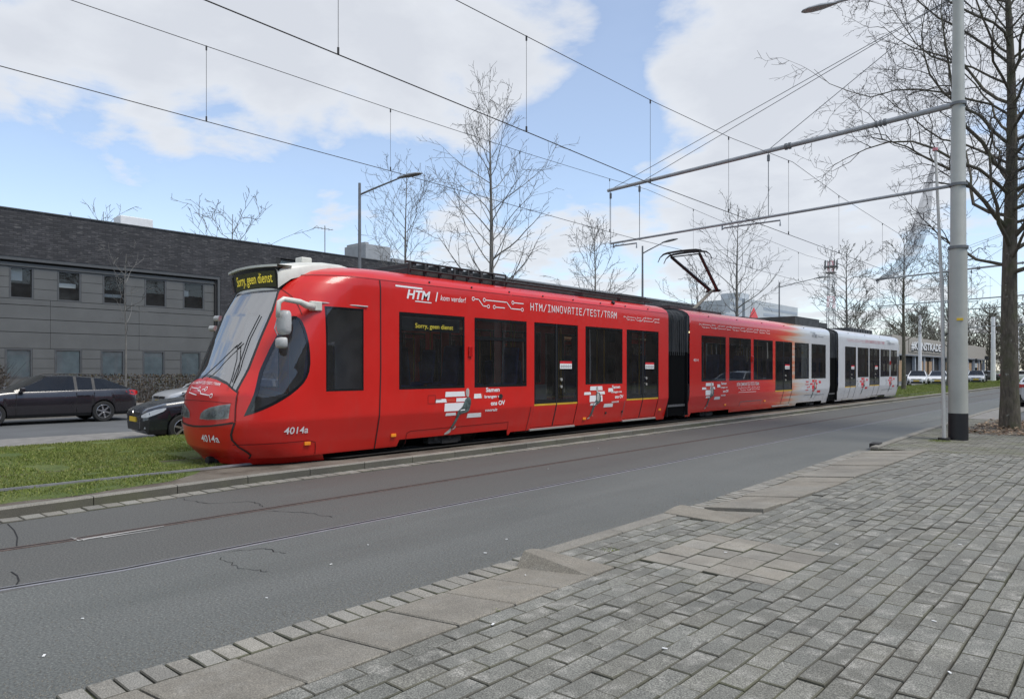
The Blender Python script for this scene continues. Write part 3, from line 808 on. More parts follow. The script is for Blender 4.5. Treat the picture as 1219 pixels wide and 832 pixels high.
rbox(-.8, .6, 18.9, 20.6, 3.52); rbox(-.9, .95, 28.0, 30.75, 3.68); rbox(-.85, .9, 30.9, 31.9, 3.58); rbox(-.8, .6, 24.0, 26.0, 3.46)
for k in range(9): rbox(-.8, .85, 35.2+k*.42, 35.5+k*.42, 3.56, name='resistor_bank')
mb = MB(); mb.tube([(XC+.98, 8.6, 3.45), (XC+.98, 17.2, 3.45)], .022, 6); mb.tube([(XC+.9, 11.2, 3.52), (XC+.9, 17.2, 3.52)], .018, 6)
mb.build('roof_conduit', 'underframe', tram)
# --- pantograph
pg = bpy.data.objects.new('pantograph', None); COL.objects.link(pg); pg.parent = tram
ORIG[pg.name] = Vector((XC, 21.4, 3.42)); pg.location = ORIG[pg.name]-ORIG[tram.name]
mb = MB(); KY, KZ = 22.95, 4.30
mb.box((XC-.55, 20.9, 3.42), (XC+.55, 22.4, 3.5))
for s_ in (-.45, .45):
    for y in (21.0, 22.3): mb.cyl((XC+s_, y, 3.42), (0, 0, 1), .06, .16, 10)
mb.build('base_frame', 'roof_dark', pg)
mb = MB(); mb.tube([(XC, 21.35, 3.5), (XC, KY-.1, KZ)], [.06, .05], 8); mb.build('lower_arm', 'panto_arm', pg, smooth='auto')
HY_, HZ = 20.9, 5.38
mb = MB()
mb.tube([(XC-.25, KY, KZ), (XC+.25, KY, KZ)], .045, 8)
mb.tube([(XC+.12, KY+.05, KZ+.02), (XC+.50, HY_+.05, HZ-.1)], [.06, .05], 8)
mb.tube([(XC-.12, KY+.05, KZ+.02), (XC-.50, HY_+.05, HZ-.1)], [.06, .05], 8)
mb.tube([(XC+.0, KY-.08, KZ-.05), (XC-.05, HY_+.1, HZ-.14)], .010, 5)
mb.tube([(XC-.52, HY_+.05, HZ-.1), (XC+.52, HY_+.05, HZ-.1)], .022, 6)
mb.build('upper_arm', 'panto_black', pg, smooth='auto')
mb = MB()
for dy in (-.19, .19):
    P = [(-.86, -.27), (-.78, -.12), (-.66, -.03), (-.5, 0), (-.25, .012), (0, .016), (.25, .012), (.5, 0), (.66, -.03), (.78, -.12), (.86, -.27)]
    mb.tube([(XC+a, HY_+dy, HZ+b) for a, b in P], [.012, .016, .028]+[.036]*5+[.028, .016, .012], 6)
for u in (-.5, .5):
    mb.tube([(XC+u, HY_-.2, HZ-.02), (XC+u, HY_+.2, HZ-.02)], .016, 6); mb.tube([(XC+u, HY_, HZ-.03), (XC+u, HY_+.05, HZ-.13)], .025, 6)
mb.build('contact_strip', 'panto_black', pg, smooth='auto')
# --- interior: floor, ceiling lamps, seats, driver's desk
mb = MB()
mb.box((XC-.8, 5.75, .55), (XC+.8, 6.7, .62)); mb.box((XC-1.19, 6.7, .56), (XC+1.19, 41.3, .62))
for (ya, yb) in ((7.7, 11.6), (18.9, 22.9), (27.0, 30.6), (38.5, 41.2)): mb.box((XC-1.2, ya, .62), (XC+1.2, yb, .86))
mb.build('saloon_floor', 'interior_dark', tram)
mb = MB()
for sg in (1, -1):
    for (ya, yb) in ((7.5, 11.7), (13.4, 15.3), (18.8, 25.0), (26.75, 30.8), (34.6, 36.5), (38.4, 41.3)): mb.box((XC+sg*1.19, ya, .62), (XC+sg*1.22, yb, 1.2))
mb.build('inner_panel', 'interior_grey', tram)
mb = MB(); mb.box((XC-1.1, 7.0, 2.78), (XC+1.1, 41.2, 2.84)); mb.box((XC-.8, 6.4, 2.86), (XC+.8, 7.0, 2.9)); mb.build('saloon_ceiling', 'interior_grey', tram)
mb = MB(); mb.box((XC-1.2, 7.42, .6), (XC-.3, 7.46, 2.8)); mb.box((XC+.3, 7.42, .6), (XC+1.22, 7.46, 2.8)); mb.box((XC-.3, 7.42, 2.1), (XC+.3, 7.46, 2.8)); mb.build('cab_partition', 'interior_grey', tram)
for y in (13.75, 20.0, 20.6, 21.9, 23.6):
    mb = MB(); mb.box((XC+.55, y, 2.735), (XC+.66, y+.62, 2.765)); mb.build('ceiling_lamp', 'saloon_lamp', tram)
def seat(x, y, face, z=.86):
    mb = MB(); mb.box((x-.22, y-.21, z+.36), (x+.22, y+.21, z+.46)); mb.box((x-.1, y-.08, z), (x+.1, y+.08, z+.36))
    yb = y-face*.21
    mb.obox((x, yb-face*.03, z+.82), [(1, 0, 0), (0, face*-.12, 1), (0, 1, .12)], (.22, .40, .04))
    mb.build('seat', 'seat_blue', tram, bevel=.04)
for y, fc in ((8.35, 1), (9.45, -1), (10.2, 1), (11.2, -1), (13.9, 1), (19.6, 1), (20.8, -1), (21.6, 1), (22.8, -1), (23.6, 1), (27.3, 1), (28.2, -1), (29.1, 1), (30.1, -1), (35.2, 1), (38.8, 1), (39.8, -1), (40.7, 1)):
    zb = .86 if (7.7 < y < 11.6 or 18.9 < y < 22.9 or 27 < y < 30.6 or y > 38.5) else .62
    for x in (XC+.9, XC-.9): seat(x, y, fc, zb)
mb = MB()
for y in (11.7, 13.4, 15.3, 17.0, 25.0, 26.7, 32.9, 34.6, 36.5, 38.3):
    for s_ in (.7, -.7): mb.tube([(XC+s_, y, .62), (XC+s_, y, 2.78)], .018, 6)
mb.build('grab_pole', 'yellow_strip', tram)
mb = MB(); mb.obox((XC, 5.95, 1.22), [(1, 0, 0), (0, 1, -.25), (0, .25, 1)], (.8, .33, .05)); mb.box((XC-.75, 5.75, .6), (XC+.75, 6.05, 1.2)); mb.build('driver_desk', 'interior_dark', tram, bevel=.03)
mb = MB(); mb.box((XC-.26, 6.75, 1.05), (XC+.26, 7.2, 1.18)); mb.obox((XC, 7.18, 1.55), [(1, 0, 0), (0, .12, 1), (0, 1, -.12)], (.25, .45, .06)); mb.box((XC-.1, 6.9, .6), (XC+.1, 7.05, 1.05)); mb.build('driver_seat', 'seat_blue', tram, bevel=.05)
mb = MB(); mb.obox((XC, 6.22, 2.68), [(1, 0, 0), (0, 1, .6), (0, -.6, 1)], (.5, .02, .14)); mb.build('sun_blind', 'blind_pale', tram)
# --- passenger display behind the first window
mb = MB(); mb.box((XC+1.24, 8.15, 2.30), (XC+1.28, 9.56, 2.55)); ds = mb.build('side_display', 'interior_dark', tram)
mb = MB(); put_text(mb, 'Sorry, geen dienst', side_pt(.0045, 1, False), .085, .93, (8.42, 2.35), offset=-.004); mb.build('led_text', 'led_amber', ds)
# --- liveries: writing and graphics on the near side
Sd = side_pt(.004, 1, False)
def on(y0, z0): return lambda a, b: Sd(y0+a, z0+b)
mb = MB()
ribbon(mb, [(7.98, 3.065), (8.58, 3.06)], .030, Sd)
put_text(mb, 'HTM', Sd, .155, .56, (8.22, 2.865), shear=.22, offset=.03)
ribbon(mb, [(8.42, 2.825), (8.80, 2.82)], .018, Sd)
ribbon(mb, [(8.915, 2.86), (8.955, 3.02)], .026, Sd)
put_text(mb, 'kom verder!', Sd, .10, .66, (9.03, 2.885), shear=.2, offset=.004)
mb.build('operator_logo', 'decal_white', tram)
def circuit(mb, y, z, k=1.0, flip=1):
    c = .028*k; w_ = .016*k
    def rr(a, b): ring(mb, (y+a*k, z+b*k*flip), c, w_*.8, Sd)
    def ll(*p): ribbon(mb, [(y+a*k, z+b*k*flip) for a, b in p], w_, Sd)
    rr(.03, .045); ll((.06, .045), (.16, .045), (.27, -.06), (.37, -.06)); rr(.40, -.06)
    rr(.30, .045); ll((.33, .045), (.88, .045), (.99, -.06), (1.27, -.06)); rr(1.30, -.06)
    rr(.55, -.06); ll((.58, -.06), (.82, -.06)); rr(1.04, .05); ll((1.07, .05), (1.33, .05))
mb = MB()
circuit(mb, 9.86, 2.925, 1.15)
circuit(mb, 15.25, 2.90, .62); circuit(mb, 16.0, 2.9, .75, -1)
mb.build('circuit_graphic', 'decal_white', tram)
mb = MB(); mono(mb, 'HTM/INNOVATIE/TEST/TRAM', Sd, (11.63, 2.865), 3.35, .145, .019); mb.build('side_lettering', 'decal_white', tram)
mb = MB()
for k in range(5): circuit(mb, 19.3+k*1.05, 2.90-.01*(k % 2), .80, 1 if k % 2 == 0 else -1)
circuit(mb, 22.0, .98, .7); circuit(mb, 22.9, .98, .6, -1); ribbon(mb, [(22.0, .87), (23.4, .87)], .012, Sd)
mono(mb, 'HTM/INNOVATIE/TEST/TRAM', Sd, (21.9, 1.08), 1.75, .10, .016)
mb.build('circuit_graphic', 'decal_white', tram)
mb = MB()
put_text(mb, '4014', Sd, .08, .3, (18.95, 1.84)); mb.build('fleet_number', 'decal_white', tram)
mb = MB()
for k in range(3): circuit(mb, 33.2+k*1.0, 2.9, .7, 1 if k % 2 == 0 else -1)
mono(mb, 'HTM/INNOVATIE/TEST/TRAM', Sd, (36.0, 2.86), 3.2, .12, .022)
mb.build('side_lettering', 'decal_pink', tram)
for y in (28.6, 39.6):
    mb = MB(); ribbon(mb, [(y, 3.06), (y+.55, 3.055)], .03, Sd); put_text(mb, 'HTM', Sd, .15, .55, (y+.18, 2.865), shear=.22, offset=.03); ribbon(mb, [(y+.82, 2.87), (y+.86, 3.0)], .02, Sd)
    put_text(mb, 'kom verder!', Sd, .08, .6, (y+.92, 2.89), shear=.2); mb.build('operator_logo', 'decal_grey', tram)
# advert: a seated passenger over white speed stripes, with the slogan
def slogan(y, z, mat, k=1.0):
    mb = MB()
    put_text(mb, 'Samen', Sd, .082*k, .40*k, (y+.52*k, z+.30*k), offset=.03, align='r'); put_text(mb, 'brengen we', Sd, .055*k, .52*k, (y+.60*k, z+.18*k), offset=.03, align='r')
    put_text(mb, 'ons OV', Sd, .085*k, .42*k, (y+.68*k, z+.03*k), offset=.035, align='r'); put_text(mb, 'vooruit', Sd, .058*k, .36*k, (y+.46*k, z-.09*k), offset=.03, align='r')
    mb.build('slogan', mat, tram)
def stripes(y, z, ma, mb_):
    m1, m2 = MB(), MB()
    def st(m_, a, b, c, h): m_.add([Sd(y+a, z+c), Sd(y+b, z+c), Sd(y+b-.02, z+c+h), Sd(y+a+.01, z+c+h)], [(0, 1, 2, 3)])
    st(m1, .10, .62, .27, .095); st(m1, -.14, .14, .17, .065); st(m1, .38, .72, .17, .07); st(m1, .08, .62, -.0, .15); st(m1, .12, .40, -.085, .055)
    st(m1, .86, 1.08, .22, .09); st(m1, .7, 1.10, -.15, .085); st(m2, .14, .36, .175, .055); st(m2, 1.08, 1.13, .22, .09)
    a = m1.build('speed_stripe', ma, tram); m2.build('accent_stripe', mb_, tram); return a
S8 = side_pt(.008, 1, False); S9 = side_pt(.012, 1, False)
def figure(y, z, k, pose):
    def P(pts): return [(y+a*k, z+b*k) for a, b in pts]
    m1 = MB(); m2 = MB()
    def poly(m_, pts, S=S8):
        q = dens(smooth_poly(P(pts), 2), .5); m_.add([S(a, b) for a, b in q], [tuple(range(len(q)))])
    if pose == 0:    # sitting back, legs stretched to lower left
        body = [(.02, .42), (-.10, .38), (-.17, .26), (-.24, .12), (-.38, .02), (-.46, -.02), (-.47, -.10), (-.50, -.26), (-.60, -.46), (-.70, -.60), (-.63, -.66), (-.50, -.50), (-.38, -.26), (-.33, -.13), (-.10, -.10), (.06, -.06), (.10, .04), (.16, .22), (.15, .36), (.08, .42)]
        shoes = [(-.66, -.58), (-.76, -.66), (-.92, -.76), (-.90, -.80), (-.70, -.77), (-.60, -.68)]; shoe2 = [(-.46, -.50), (-.52, -.60), (-.62, -.66), (-.50, -.64), (-.42, -.56)]
        head = [(-.06, .44), (-.10, .56), (-.09, .68), (0, .74), (.07, .68), (.07, .52), (.04, .42)]
    else:            # perched upright with a backpack
        body = [(.0, .40), (-.10, .36), (-.12, .2), (-.10, .06), (-.22, -.02), (-.30, -.12), (-.30, -.3), (-.36, -.55), (-.46, -.66), (-.30, -.68), (-.20, -.55), (-.15, -.3), (-.10, -.18), (.05, -.12), (.22, -.06), (.26, .02), (.28, .14), (.22, .3), (.14, .38)]
        shoes = [(-.38, -.66), (-.56, -.74), (-.55, -.77), (-.36, -.75)]; shoe2 = [(-.22, -.60), (-.16, -.66), (-.12, -.62)]
        head = [(-.08, .42), (-.11, .52), (-.10, .62), (-.02, .66), (.04, .62), (.05, .50), (.02, .4)]
    poly(m1, body); poly(m2, head); poly(m2, shoes, S9); poly(m2, shoe2, S9)
    if pose: poly(m2, [(-.02, .36), (-.08, .2), (-.06, .04), (.08, -.02), (.16, .1), (.12, .3), (.05, .38)], S9)
    b = m1.build('printed_figure', 'decal_fig', tram); m2.build('printed_highlight', 'decal_skin', b)
stripes(9.05, .82, 'decal_white', 'decal_orange'); figure(9.74, .83, .57, 0); slogan(9.93+.2, .86, 'decal_white')
stripes(13.70, .84, 'decal_white', 'decal_orange'); figure(14.10, .85, .54, 1); slogan(14.62, .87, 'decal_white', .9)
stripes(19.62, .84, 'decal_white', 'decal_orange'); figure(20.1, .86, .56, 1); slogan(20.65, .87, 'decal_white', .9)
stripes(28.7, .84, 'decal_red', 'decal_pink'); figure(29.1, .88, .58, 1); slogan(28.0, .87, 'decal_red', .8)
stripes(35.2, .86, 'decal_red', 'decal_pink'); figure(35.7, .88, .58, 1); slogan(34.5, .9, 'decal_grey', .6)
stripes(40.0, .86, 'decal_red', 'decal_pink'); figure(40.4, .88, .58, 1); slogan(39.3, .9, 'decal_grey', .6)
# --- small fittings on the side
for y, z in ((6.28, .44), (8.0, .45), (13.3+.4, .45), (17.15, .52), (21.2, .5), (24.3, .52)):
    mb = MB(); S = side_pt(.006, 1, True); mb.obox(S(y, z), [(0, 1, 0), (0, 0, 1), (1, 0, 0)], (.055, .028, .014)); mb.build('side_marker', 'orange_lens', tram, bevel=.006)
for y, z in ((9.80, 1.95), (23.08, 1.95), (40.24, 1.95)):
    mb = MB(); mb.obox(side_pt(.02, 1, False)(y, z), [(0, 1, 0), (0, 0, 1), (1, 0, 0)], (.045, .10, .02)); mb.build('indicator_lamp', 'red_lens', tram, bevel=.01)
mb = MB()
for y, z in ((11.0-.32, 1.06),): mb.cyl(side_pt(.004, 1, False)(y, z), (1, 0, 0), .05, .03, 14)
mb.cyl(side_pt(.004, 1, False)(14.55, .55), (1, 0, 0), .03, .03, 12); mb.cyl(side_pt(.004, 1, False)(15.28, .55), (1, 0, 0), .03, .03, 12)
mb.build('side_port', 'underframe', tram)
mb = MB()
for pts in ([(28.1, .56), (28.1, .62), (29.5, .62)], [(29.2, .42), (29.4, .60), (30.3, .60), (30.3, .40)], [(24.0, .40), (24.0, .56), (22.3, .56), (22.3, .4)], [(33.0, .42), (33.0, .78)], [(38.9, .42), (38.9, .6), (40.8, .6)], [(15.32, .42), (15.32, .82)]): ribbon(mb, pts, .018, Sd)
mb.build('panel_joint', 'panel_line_grey', tram)
# ================================================================== GROUND
g = NG('asphalt'); v = g.vec()
big = g.noise(v, .35, 5, .6); mid = g.noise(g.vec(scale=(1, .12, 1)), 1.3, 5, .6); fine = g.noise(v, 62, 4, .75); grit = g.noise(v, 42, 2, .6)
base = g.ramp(big, [(.3, (.094, .099, .090)), (.7, (.122, .127, .116))])
base = g.mix(g.ramp(mid, [(.35, 0), (.7, .7)]), base, (.148, .151, .142))
s_ = g.sep(v)
zone = g.math('LESS_THAN', g.math('ADD', s_[0], g.math('MULTIPLY', g.math('SUBTRACT', mid, .5), .1)), -6.12)
base = g.mix(g.math('MULTIPLY', zone, .6), base, (.088, .083, .074))
spk = g.ramp(fine, [(.36, (.35, .35, .35)), (.52, (.95, .95, .95)), (.60, (1.3, 1.3, 1.28)), (.70, (2.5, 2.5, 2.4))])
base = g.mix(.75, base, spk, 'MULTIPLY')
# cracks
vo = g.t.nodes.new('ShaderNodeTexVoronoi'); vo.feature = 'DISTANCE_TO_EDGE'; vo.inputs['Scale'].default_value = .22
wv = g.t.nodes.new('ShaderNodeVectorMath'); wv.operation = 'ADD'; g.link(v, wv.inputs[0])
nz = g.t.nodes.new('ShaderNodeTexNoise'); nz.inputs['Scale'].default_value = 2.2; nz.inputs['Detail'].default_value = 7; g.link(v, nz.inputs['Vector'])
sc = g.t.nodes.new('ShaderNodeVectorMath'); sc.operation = 'SCALE'; sc.inputs['Scale'].default_value = .9; g.link(nz.outputs['Color'], sc.inputs[0]); g.link(sc.outputs[0], wv.inputs[1]); g.link(wv.outputs[0], vo.inputs['Vector'])
crk = g.math('MULTIPLY', g.math('LESS_THAN', vo.outputs['Distance'], .0022), g.math('GREATER_THAN', g.noise(v, .5, 2), .56))
g.col(base); g.rough(g.ramp(mid, [(.3, .62), (.7, .82)])); g.bump(g.math('ADD', fine, g.math('MULTIPLY', grit, .6)), .5, .006)
MATS['asphalt'] = g.m
simple('asphalt_far', (.10, .103, .104), .85, var=.2, scale=.6, bump=.3, bscale=80)
def stone(name, c, var=.2, sp=.5, moss=0.0, patchy=0.0):
    g = NG(name); v = g.vec()
    gi = g.t.nodes.new('ShaderNodeNewGeometry'); rnd = gi.outputs['Random Per Island']
    lo = [x*(1-var) for x in c]; hi = [x*(1+var) for x in c]
    base = g.ramp(rnd, [(0, lo), (.5, c), (1, hi)])
    hue = g.ramp(g.math('FRACT', g.math('MULTIPLY', rnd, 17.3)), [(0, (1.02, 1.0, .97)), (1, (.99, 1.0, 1.01))])
    base = g.mix(1.0, base, hue, 'MULTIPLY')
    n = g.noise(v, 2.2, 7, .65); base = g.mix(.6, base, g.ramp(n, [(.3, .7), (.7, 1.3)]), 'MULTIPLY')
    if patchy:
        pn = g.noise(v, 7.5, 3, .5); base = g.mix(g.ramp(pn, [(.52, 0), (.72, patchy)]), base, (.28, .27, .24))
    fn = g.noise(v, 130, 2, .7); base = g.mix(sp, base, g.ramp(fn, [(.34, .3), (.5, 1.0), (.66, 2.1)]), 'MULTIPLY')
    if moss: base = g.mix(g.ramp(g.noise(v, 1.1, 5, .6), [(.45, 0), (.7, moss)]), base, (.085, .095, .035))
    g.col(base); g.rough(.85); g.bump(g.math('ADD', fn, g.math('MULTIPLY', g.noise(v, 28, 4), .8)), .45, .005)
    MATS[name] = g.m
stone('paver', (.152, .150, .131), .14, .75, patchy=.85)
stone('paver_edge', (.10, .095, .078), .2, .3, moss=.5)
stone('paver_tan', (.215, .20, .17), .16, .4, patchy=.4)
stone('paver_small', (.17, .165, .14), .18, .4, moss=.6)
stone('slab', (.20, .185, .155), .10, .5, patchy=.25)
stone('gutter_brick', (.215, .205, .18), .16, .5)
stone('kerb_stone', (.20, .19, .165), .08, .45)
g = NG('joint'); v = g.vec()
g.col(g.mix(g.ramp(g.noise(v, 1.3, 5, .6), [(.42, 0), (.62, .8)]), (.028, .026, .022), (.07, .085, .02))); g.rough(.95); MATS['joint'] = g.m
g = NG('soil'); v = g.vec(); g.col(g.mix(g.ramp(g.noise(v, 1.5, 6, .6), [(.4, 0), (.65, .8)]), g.ramp(g.noise(v, 22, 6, .7), [(.3, (.055, .042, .03)), (.7, (.14, .115, .088))]), (.21, .185, .15))); g.rough(.95); g.bump(g.noise(v, 30, 6, .7), .8, .03); MATS['soil'] = g.m
g = NG('turf'); v = g.vec()
t_ = g.mix(g.ramp(g.noise(v, .7, 6, .65), [(.35, 0), (.7, 1)]), (.085, .13, .025), (.16, .19, .05))
t_ = g.mix(.8, t_, g.ramp(g.noise(v, 38, 5, .7), [(.3, .35), (.7, 1.6)]), 'MULTIPLY')
g.col(t_); g.rough(.95); g.bump(g.noise(v, 45, 5, .7), .9, .05); MATS['turf'] = g.m
g = NG('ground'); v = g.vec(); g.col(g.mix(g.ramp(g.noise(v, .05, 5, .6), [(.4, 0), (.6, 1)]), (.09, .11, .045), (.15, .145, .13))); g.rough(.95); MATS['ground'] = g.m
simple('rail_steel', (.27, .265, .28), .5, metal=.25, var=.2, scale=7)
simple('rail_rust', (.12, .085, .07), .7, metal=.1, var=.35, scale=12)
simple('groove', (.012, .012, .012), .9)
simple('bed_soil_shaded', (.022, .019, .015), .95, var=.4, scale=5, bump=.6, bscale=25)  # dark soil under the tram, with the tram's shade mixed into its colour
simple('concrete_edge', (.20, .19, .175), .9, var=.25, scale=4, bump=.4, bscale=70)
simple('white_paint', (.38, .37, .35), .6, var=.12)
simple('litter_white', (.8, .8, .78), .7)
def sheet(mb, pts_l, pts_r, z):
    """strip between two edge lines given as (y, x)"""
    n = len(pts_l)
    mb.add([(x, y, z) for y, x in pts_l]+[(x, y, z) for y, x in pts_r], [(i, n+i, n+i+1, i+1) for i in range(n-1)])
EDGE = [(-8, -3.95), (8, -3.95), (13, -4.15), (20, -4.40), (30, -4.6), (60, -4.6), (320, -4.6)]
def edge_x(y): return float(np.interp(y, [a for a, b in EDGE], [b for a, b in EDGE]))
def kerb_top(y): return edge_x(y)*.94-.03
KERBF = [(-8, -8.6), (0, -9.0), (2.07, -9.12), (3.9, -9.26), (5.2, -9.36), (320, -9.36)]
def kerb_x(y): return float(np.interp(y, [a for a, b in KERBF], [b for a, b in KERBF]))
mb = MB(); mb.quad((-900, -200, -.03), (400, -200, -.03), (400, 1600, -.03), (-900, 1600, -.03)); struct(mb.build('ground', 'ground'))
mb = MB(); ys = [-8, 0, 2.07, 3.9, 5.2, 8, 13, 20, 30, 60, 320]
sheet(mb, [(y, kerb_x(y)-.02) for y in ys], [(y, edge_x(y)+.35) for y in ys], 0.0); struct(mb.build('road', 'asphalt'))
# far side of the street: gutter bricks, kerb, bare strip, grass bed
rng = random.Random(3)
def brick(mb, x0, x1, y0, y1, z, bev=.006, dz=0, tilt=0):
    b = bev; z += rng.uniform(-dz, dz); tx = rng.uniform(-tilt, tilt); ty = rng.uniform(-tilt, tilt)
    def zz(x, y): return z+(x-(x0+x1)/2)*tx+(y-(y0+y1)/2)*ty
    V = [(x0+b, y0+b, zz(x0, y0)), (x1-b, y0+b, zz(x1, y0)), (x1-b, y1-b, zz(x1, y1)), (x0+b, y1-b, zz(x0, y1))]
    W = [(x0, y0, zz(x0, y0)-b), (x1, y0, zz(x1, y0)-b), (x1, y1, zz(x1, y1)-b), (x0, y1, zz(x0, y1)-b)]
    U = [(p[0], p[1], z-.05) for p in W]
    mb.add(V+W+U, [(0, 1, 2, 3)], 0); o_ = len(mb.v)-12; fs_ = [(4, 5, 1, 0), (5, 6, 2, 1), (6, 7, 3, 2), (7, 4, 0, 3), (8, 9, 5, 4), (9, 10, 6, 5), (10, 11, 7, 6), (11, 8, 4, 7)]
    for f_ in fs_: mb.f.append(tuple(i+o_ for i in f_)); mb.mi.append(1)
mb = MB(); y = -6
while y < 75:
    x = kerb_x(y+.1); brick(mb, x, x+.24, y+.006, y+.20, .014, .008, .003, .02); y += .206
struct(mb.build('gutter', ['gutter_brick', 'paver_edge']))
mb = MB(); y = -6
while y < 140:
    x0, x1 = kerb_x(y), kerb_x(y+1.0); a = .005
    b = [(x0-.14, y+a), (x0, y+a), (x1, y+1-a), (x1-.14, y+1-a)]
    V = [(p[0], p[1], -.05) for p in b]+[(p[0], p[1], .105) for p in b]+[(b[0][0]+.01, b[0][1], .12), (b[1][0]-.015, b[1][1], .12), (b[2][0]-.015, b[2][1], .12), (b[3][0]+.01, b[3][1], .12)]
    mb.add(V, [(0, 1, 5, 4), (1, 2, 6, 5), (2, 3, 7, 6), (3, 0, 4, 7)], 1); o_ = len(mb.v)-12
    for f_ in [(4, 5, 9, 8), (5, 6, 10, 9), (6, 7, 11, 10), (7, 4, 8, 11), (8, 9, 10, 11)]: mb.f.append(tuple(i_+o_ for i_ in f_)); mb.mi.append(0)
    y += 1.0
struct(mb.build('kerb', ['kerb_stone', 'paver_edge']))
mb = MB(); sheet(mb, [(y, -11.2) for y in ys], [(y, kerb_x(y)-.135) for y in ys], .112); struct(mb.build('verge', 'soil'))
# the turf bed, slightly uneven
NX, NY = 40, 130
xs = np.linspace(-16.4, -9.62, NX); yy_ = np.concatenate([np.linspace(-6, 30, 90), np.linspace(31, 320, NY-90)])
from mathutils import noise as mnoise
def turf_z(x, y): return .125+.018*mnoise.noise((x*.9, y*.9, 0))+.008*mnoise.noise((x*4, y*4, 3)) - max(0, (x+9.9)/.3)*.012 - (0.12 if x < -16.3 else 0)
def g_edge(y): return kerb_x(y)-float(np.interp(y, [-6, 0, 2.1, 2.9, 3.5, 4.06, 4.7, 5.3], [.3, .35, .32, .26, .32, .45, .85, 1.15]))+.07*mnoise.noise((0, y*1.3, 5))+.04*mnoise.noise((1, y*5, 5))
def turf_x(x, y):
    ge = g_edge(y) if y < 42 else -9.7
    return -16.4+(x+16.4)*(ge+16.4)/6.78
mb = MB(); mb.add([(turf_x(x, y), y, turf_z(x, y)) for y in yy_ for x in xs], [(j*NX+i, j*NX+i+1, (j+1)*NX+i+1, (j+1)*NX+i) for j in range(NY-1) for i in range(NX-1)])
struct(mb.build('grass_bed', 'turf', smooth=True))
mb = MB(); sheet(mb, [(6.2, -12.2), (6.9, -12.5), (42, -12.5), (42.6, -12.2)], [(6.2, -10.3), (6.9, -9.9), (42, -9.9), (42.6, -10.2)], .150); struct(mb.build('track_bed', 'bed_soil_shaded'))
# blades of grass on the bed
def blades(name, n, xr, yr, hmin, hmax, mat, seed, accept=None, zf=turf_z):
    rg = np.random.default_rng(seed); x = rg.uniform(*xr, n); y = rg.uniform(*yr, n)
    keep = np.array([accept(a, b) if accept else True for a, b in zip(x, y)]); x = x[keep]; y = y[keep]; n = len(x)
    z = np.array([zf(a, b) for a, b in zip(x, y)])-.004
    h = rg.uniform(hmin, hmax, n); a = rg.uniform(0, 2*np.pi, n); w = rg.uniform(.004, .010, n); ln = rg.uniform(.1, .9, n)*h; la = rg.uniform(0, 2*np.pi, n)
    P = np.zeros((n, 3, 3)); dx, dy = np.cos(a)*w, np.sin(a)*w
    P[:, 0] = np.stack([x-dx, y-dy, z], 1); P[:, 1] = np.stack([x+dx, y+dy, z], 1); P[:, 2] = np.stack([x+np.cos(la)*ln, y+np.sin(la)*ln, z+h], 1)
    me = bpy.data.meshes.new(name); me.vertices.add(3*n); me.vertices.foreach_set('co', P.reshape(-1)); me.loops.add(3*n); me.loops.foreach_set('vertex_index', np.arange(3*n, dtype=np.int32))
    me.polygons.add(n); me.polygons.foreach_set('loop_start', np.arange(0, 3*n, 3, dtype=np.int32)); me.update(calc_edges=True); me.validate()
    me.materials.append(MATS[mat]); o = bpy.data.objects.new(name, me); COL.objects.link(o); return o
g = NG('grass_blade'); v = g.vec(); gi = g.t.nodes.new('ShaderNodeNewGeometry')
c_ = g.ramp(gi.outputs['Random Per Island'], [(0, (.08, .12, .02)), (.5, (.15, .20, .035)), (.85, (.21, .24, .06)), (1, (.38, .34, .15))])
g.col(g.mix(g.ramp(g.noise(v, .8, 5), [(.4, 0), (.7, .6)]), c_, (.16, .17, .05))); g.rough(.7); g.b.inputs['Specular IOR Level'].default_value = .25; MATS['grass_blade'] = g.m
def acc_near(x, y):
    if x > g_edge(y)+.05*mnoise.noise((x*9, y*9, 1)): return False
    if x > g_edge(y)-.25 and mnoise.noise((x*6, y*6, 4)) > .05: return False
    if y > 5.3 and -12.9+.3*mnoise.noise((0, y, 2)) < x < -9.0: return False
    if mnoise.noise((x*1.3, y*1.3, 7)) > .42: return False
    return abs(x+10.38) > .035
gr = blades('grass', 190000, (-16.3, -9.4), (-1, 12), .012, .040, 'grass_blade', 1, acc_near)
tag(gr, 'short green turf growing on the tram track bed', 'grass', kind='stuff')
gr2 = blades('grass', 60000, (-16.3, -9.7), (42, 110), .05, .16, 'grass_blade', 2, None)
tag(gr2, 'sunlit green turf beyond the tail of the tram', 'grass', kind='stuff')
# parking strip, second carriageway, far pavement
mb = MB(); sheet(mb, [(-30, -19.7), (300, -19.7)], [(-30, -16.4), (300, -16.4)], -.004); struct(mb.build('parking_strip', 'paver_strip' if 'paver_strip' in MATS else 'concrete_edge'))
mb = MB(); mb.box((-16.42, -30, -.05), (-16.30, 300, .10)); struct(mb.build('kerb', 'kerb_stone'))
mb = MB(); sheet(mb, [(-60, -27.5), (300, -27.5)], [(-60, -19.72), (300, -19.72)], -.008); struct(mb.build('service_road', 'asphalt_far'))
mb = MB(); sheet(mb, [(-60, -34.0), (300, -34.0)], [(-60, -27.3), (300, -27.3)], .10); mb.box((-27.4, -60, -.05), (-27.25, 300, .105)); struct(mb.build('far_pavement', 'concrete_edge'))
mb = MB(); mb.quad((-37, -60, .09), (-33.9, -60, .09), (-33.9, 85, .09), (-37, 85, .09)); struct(mb.build('planting_bed', 'soil'))
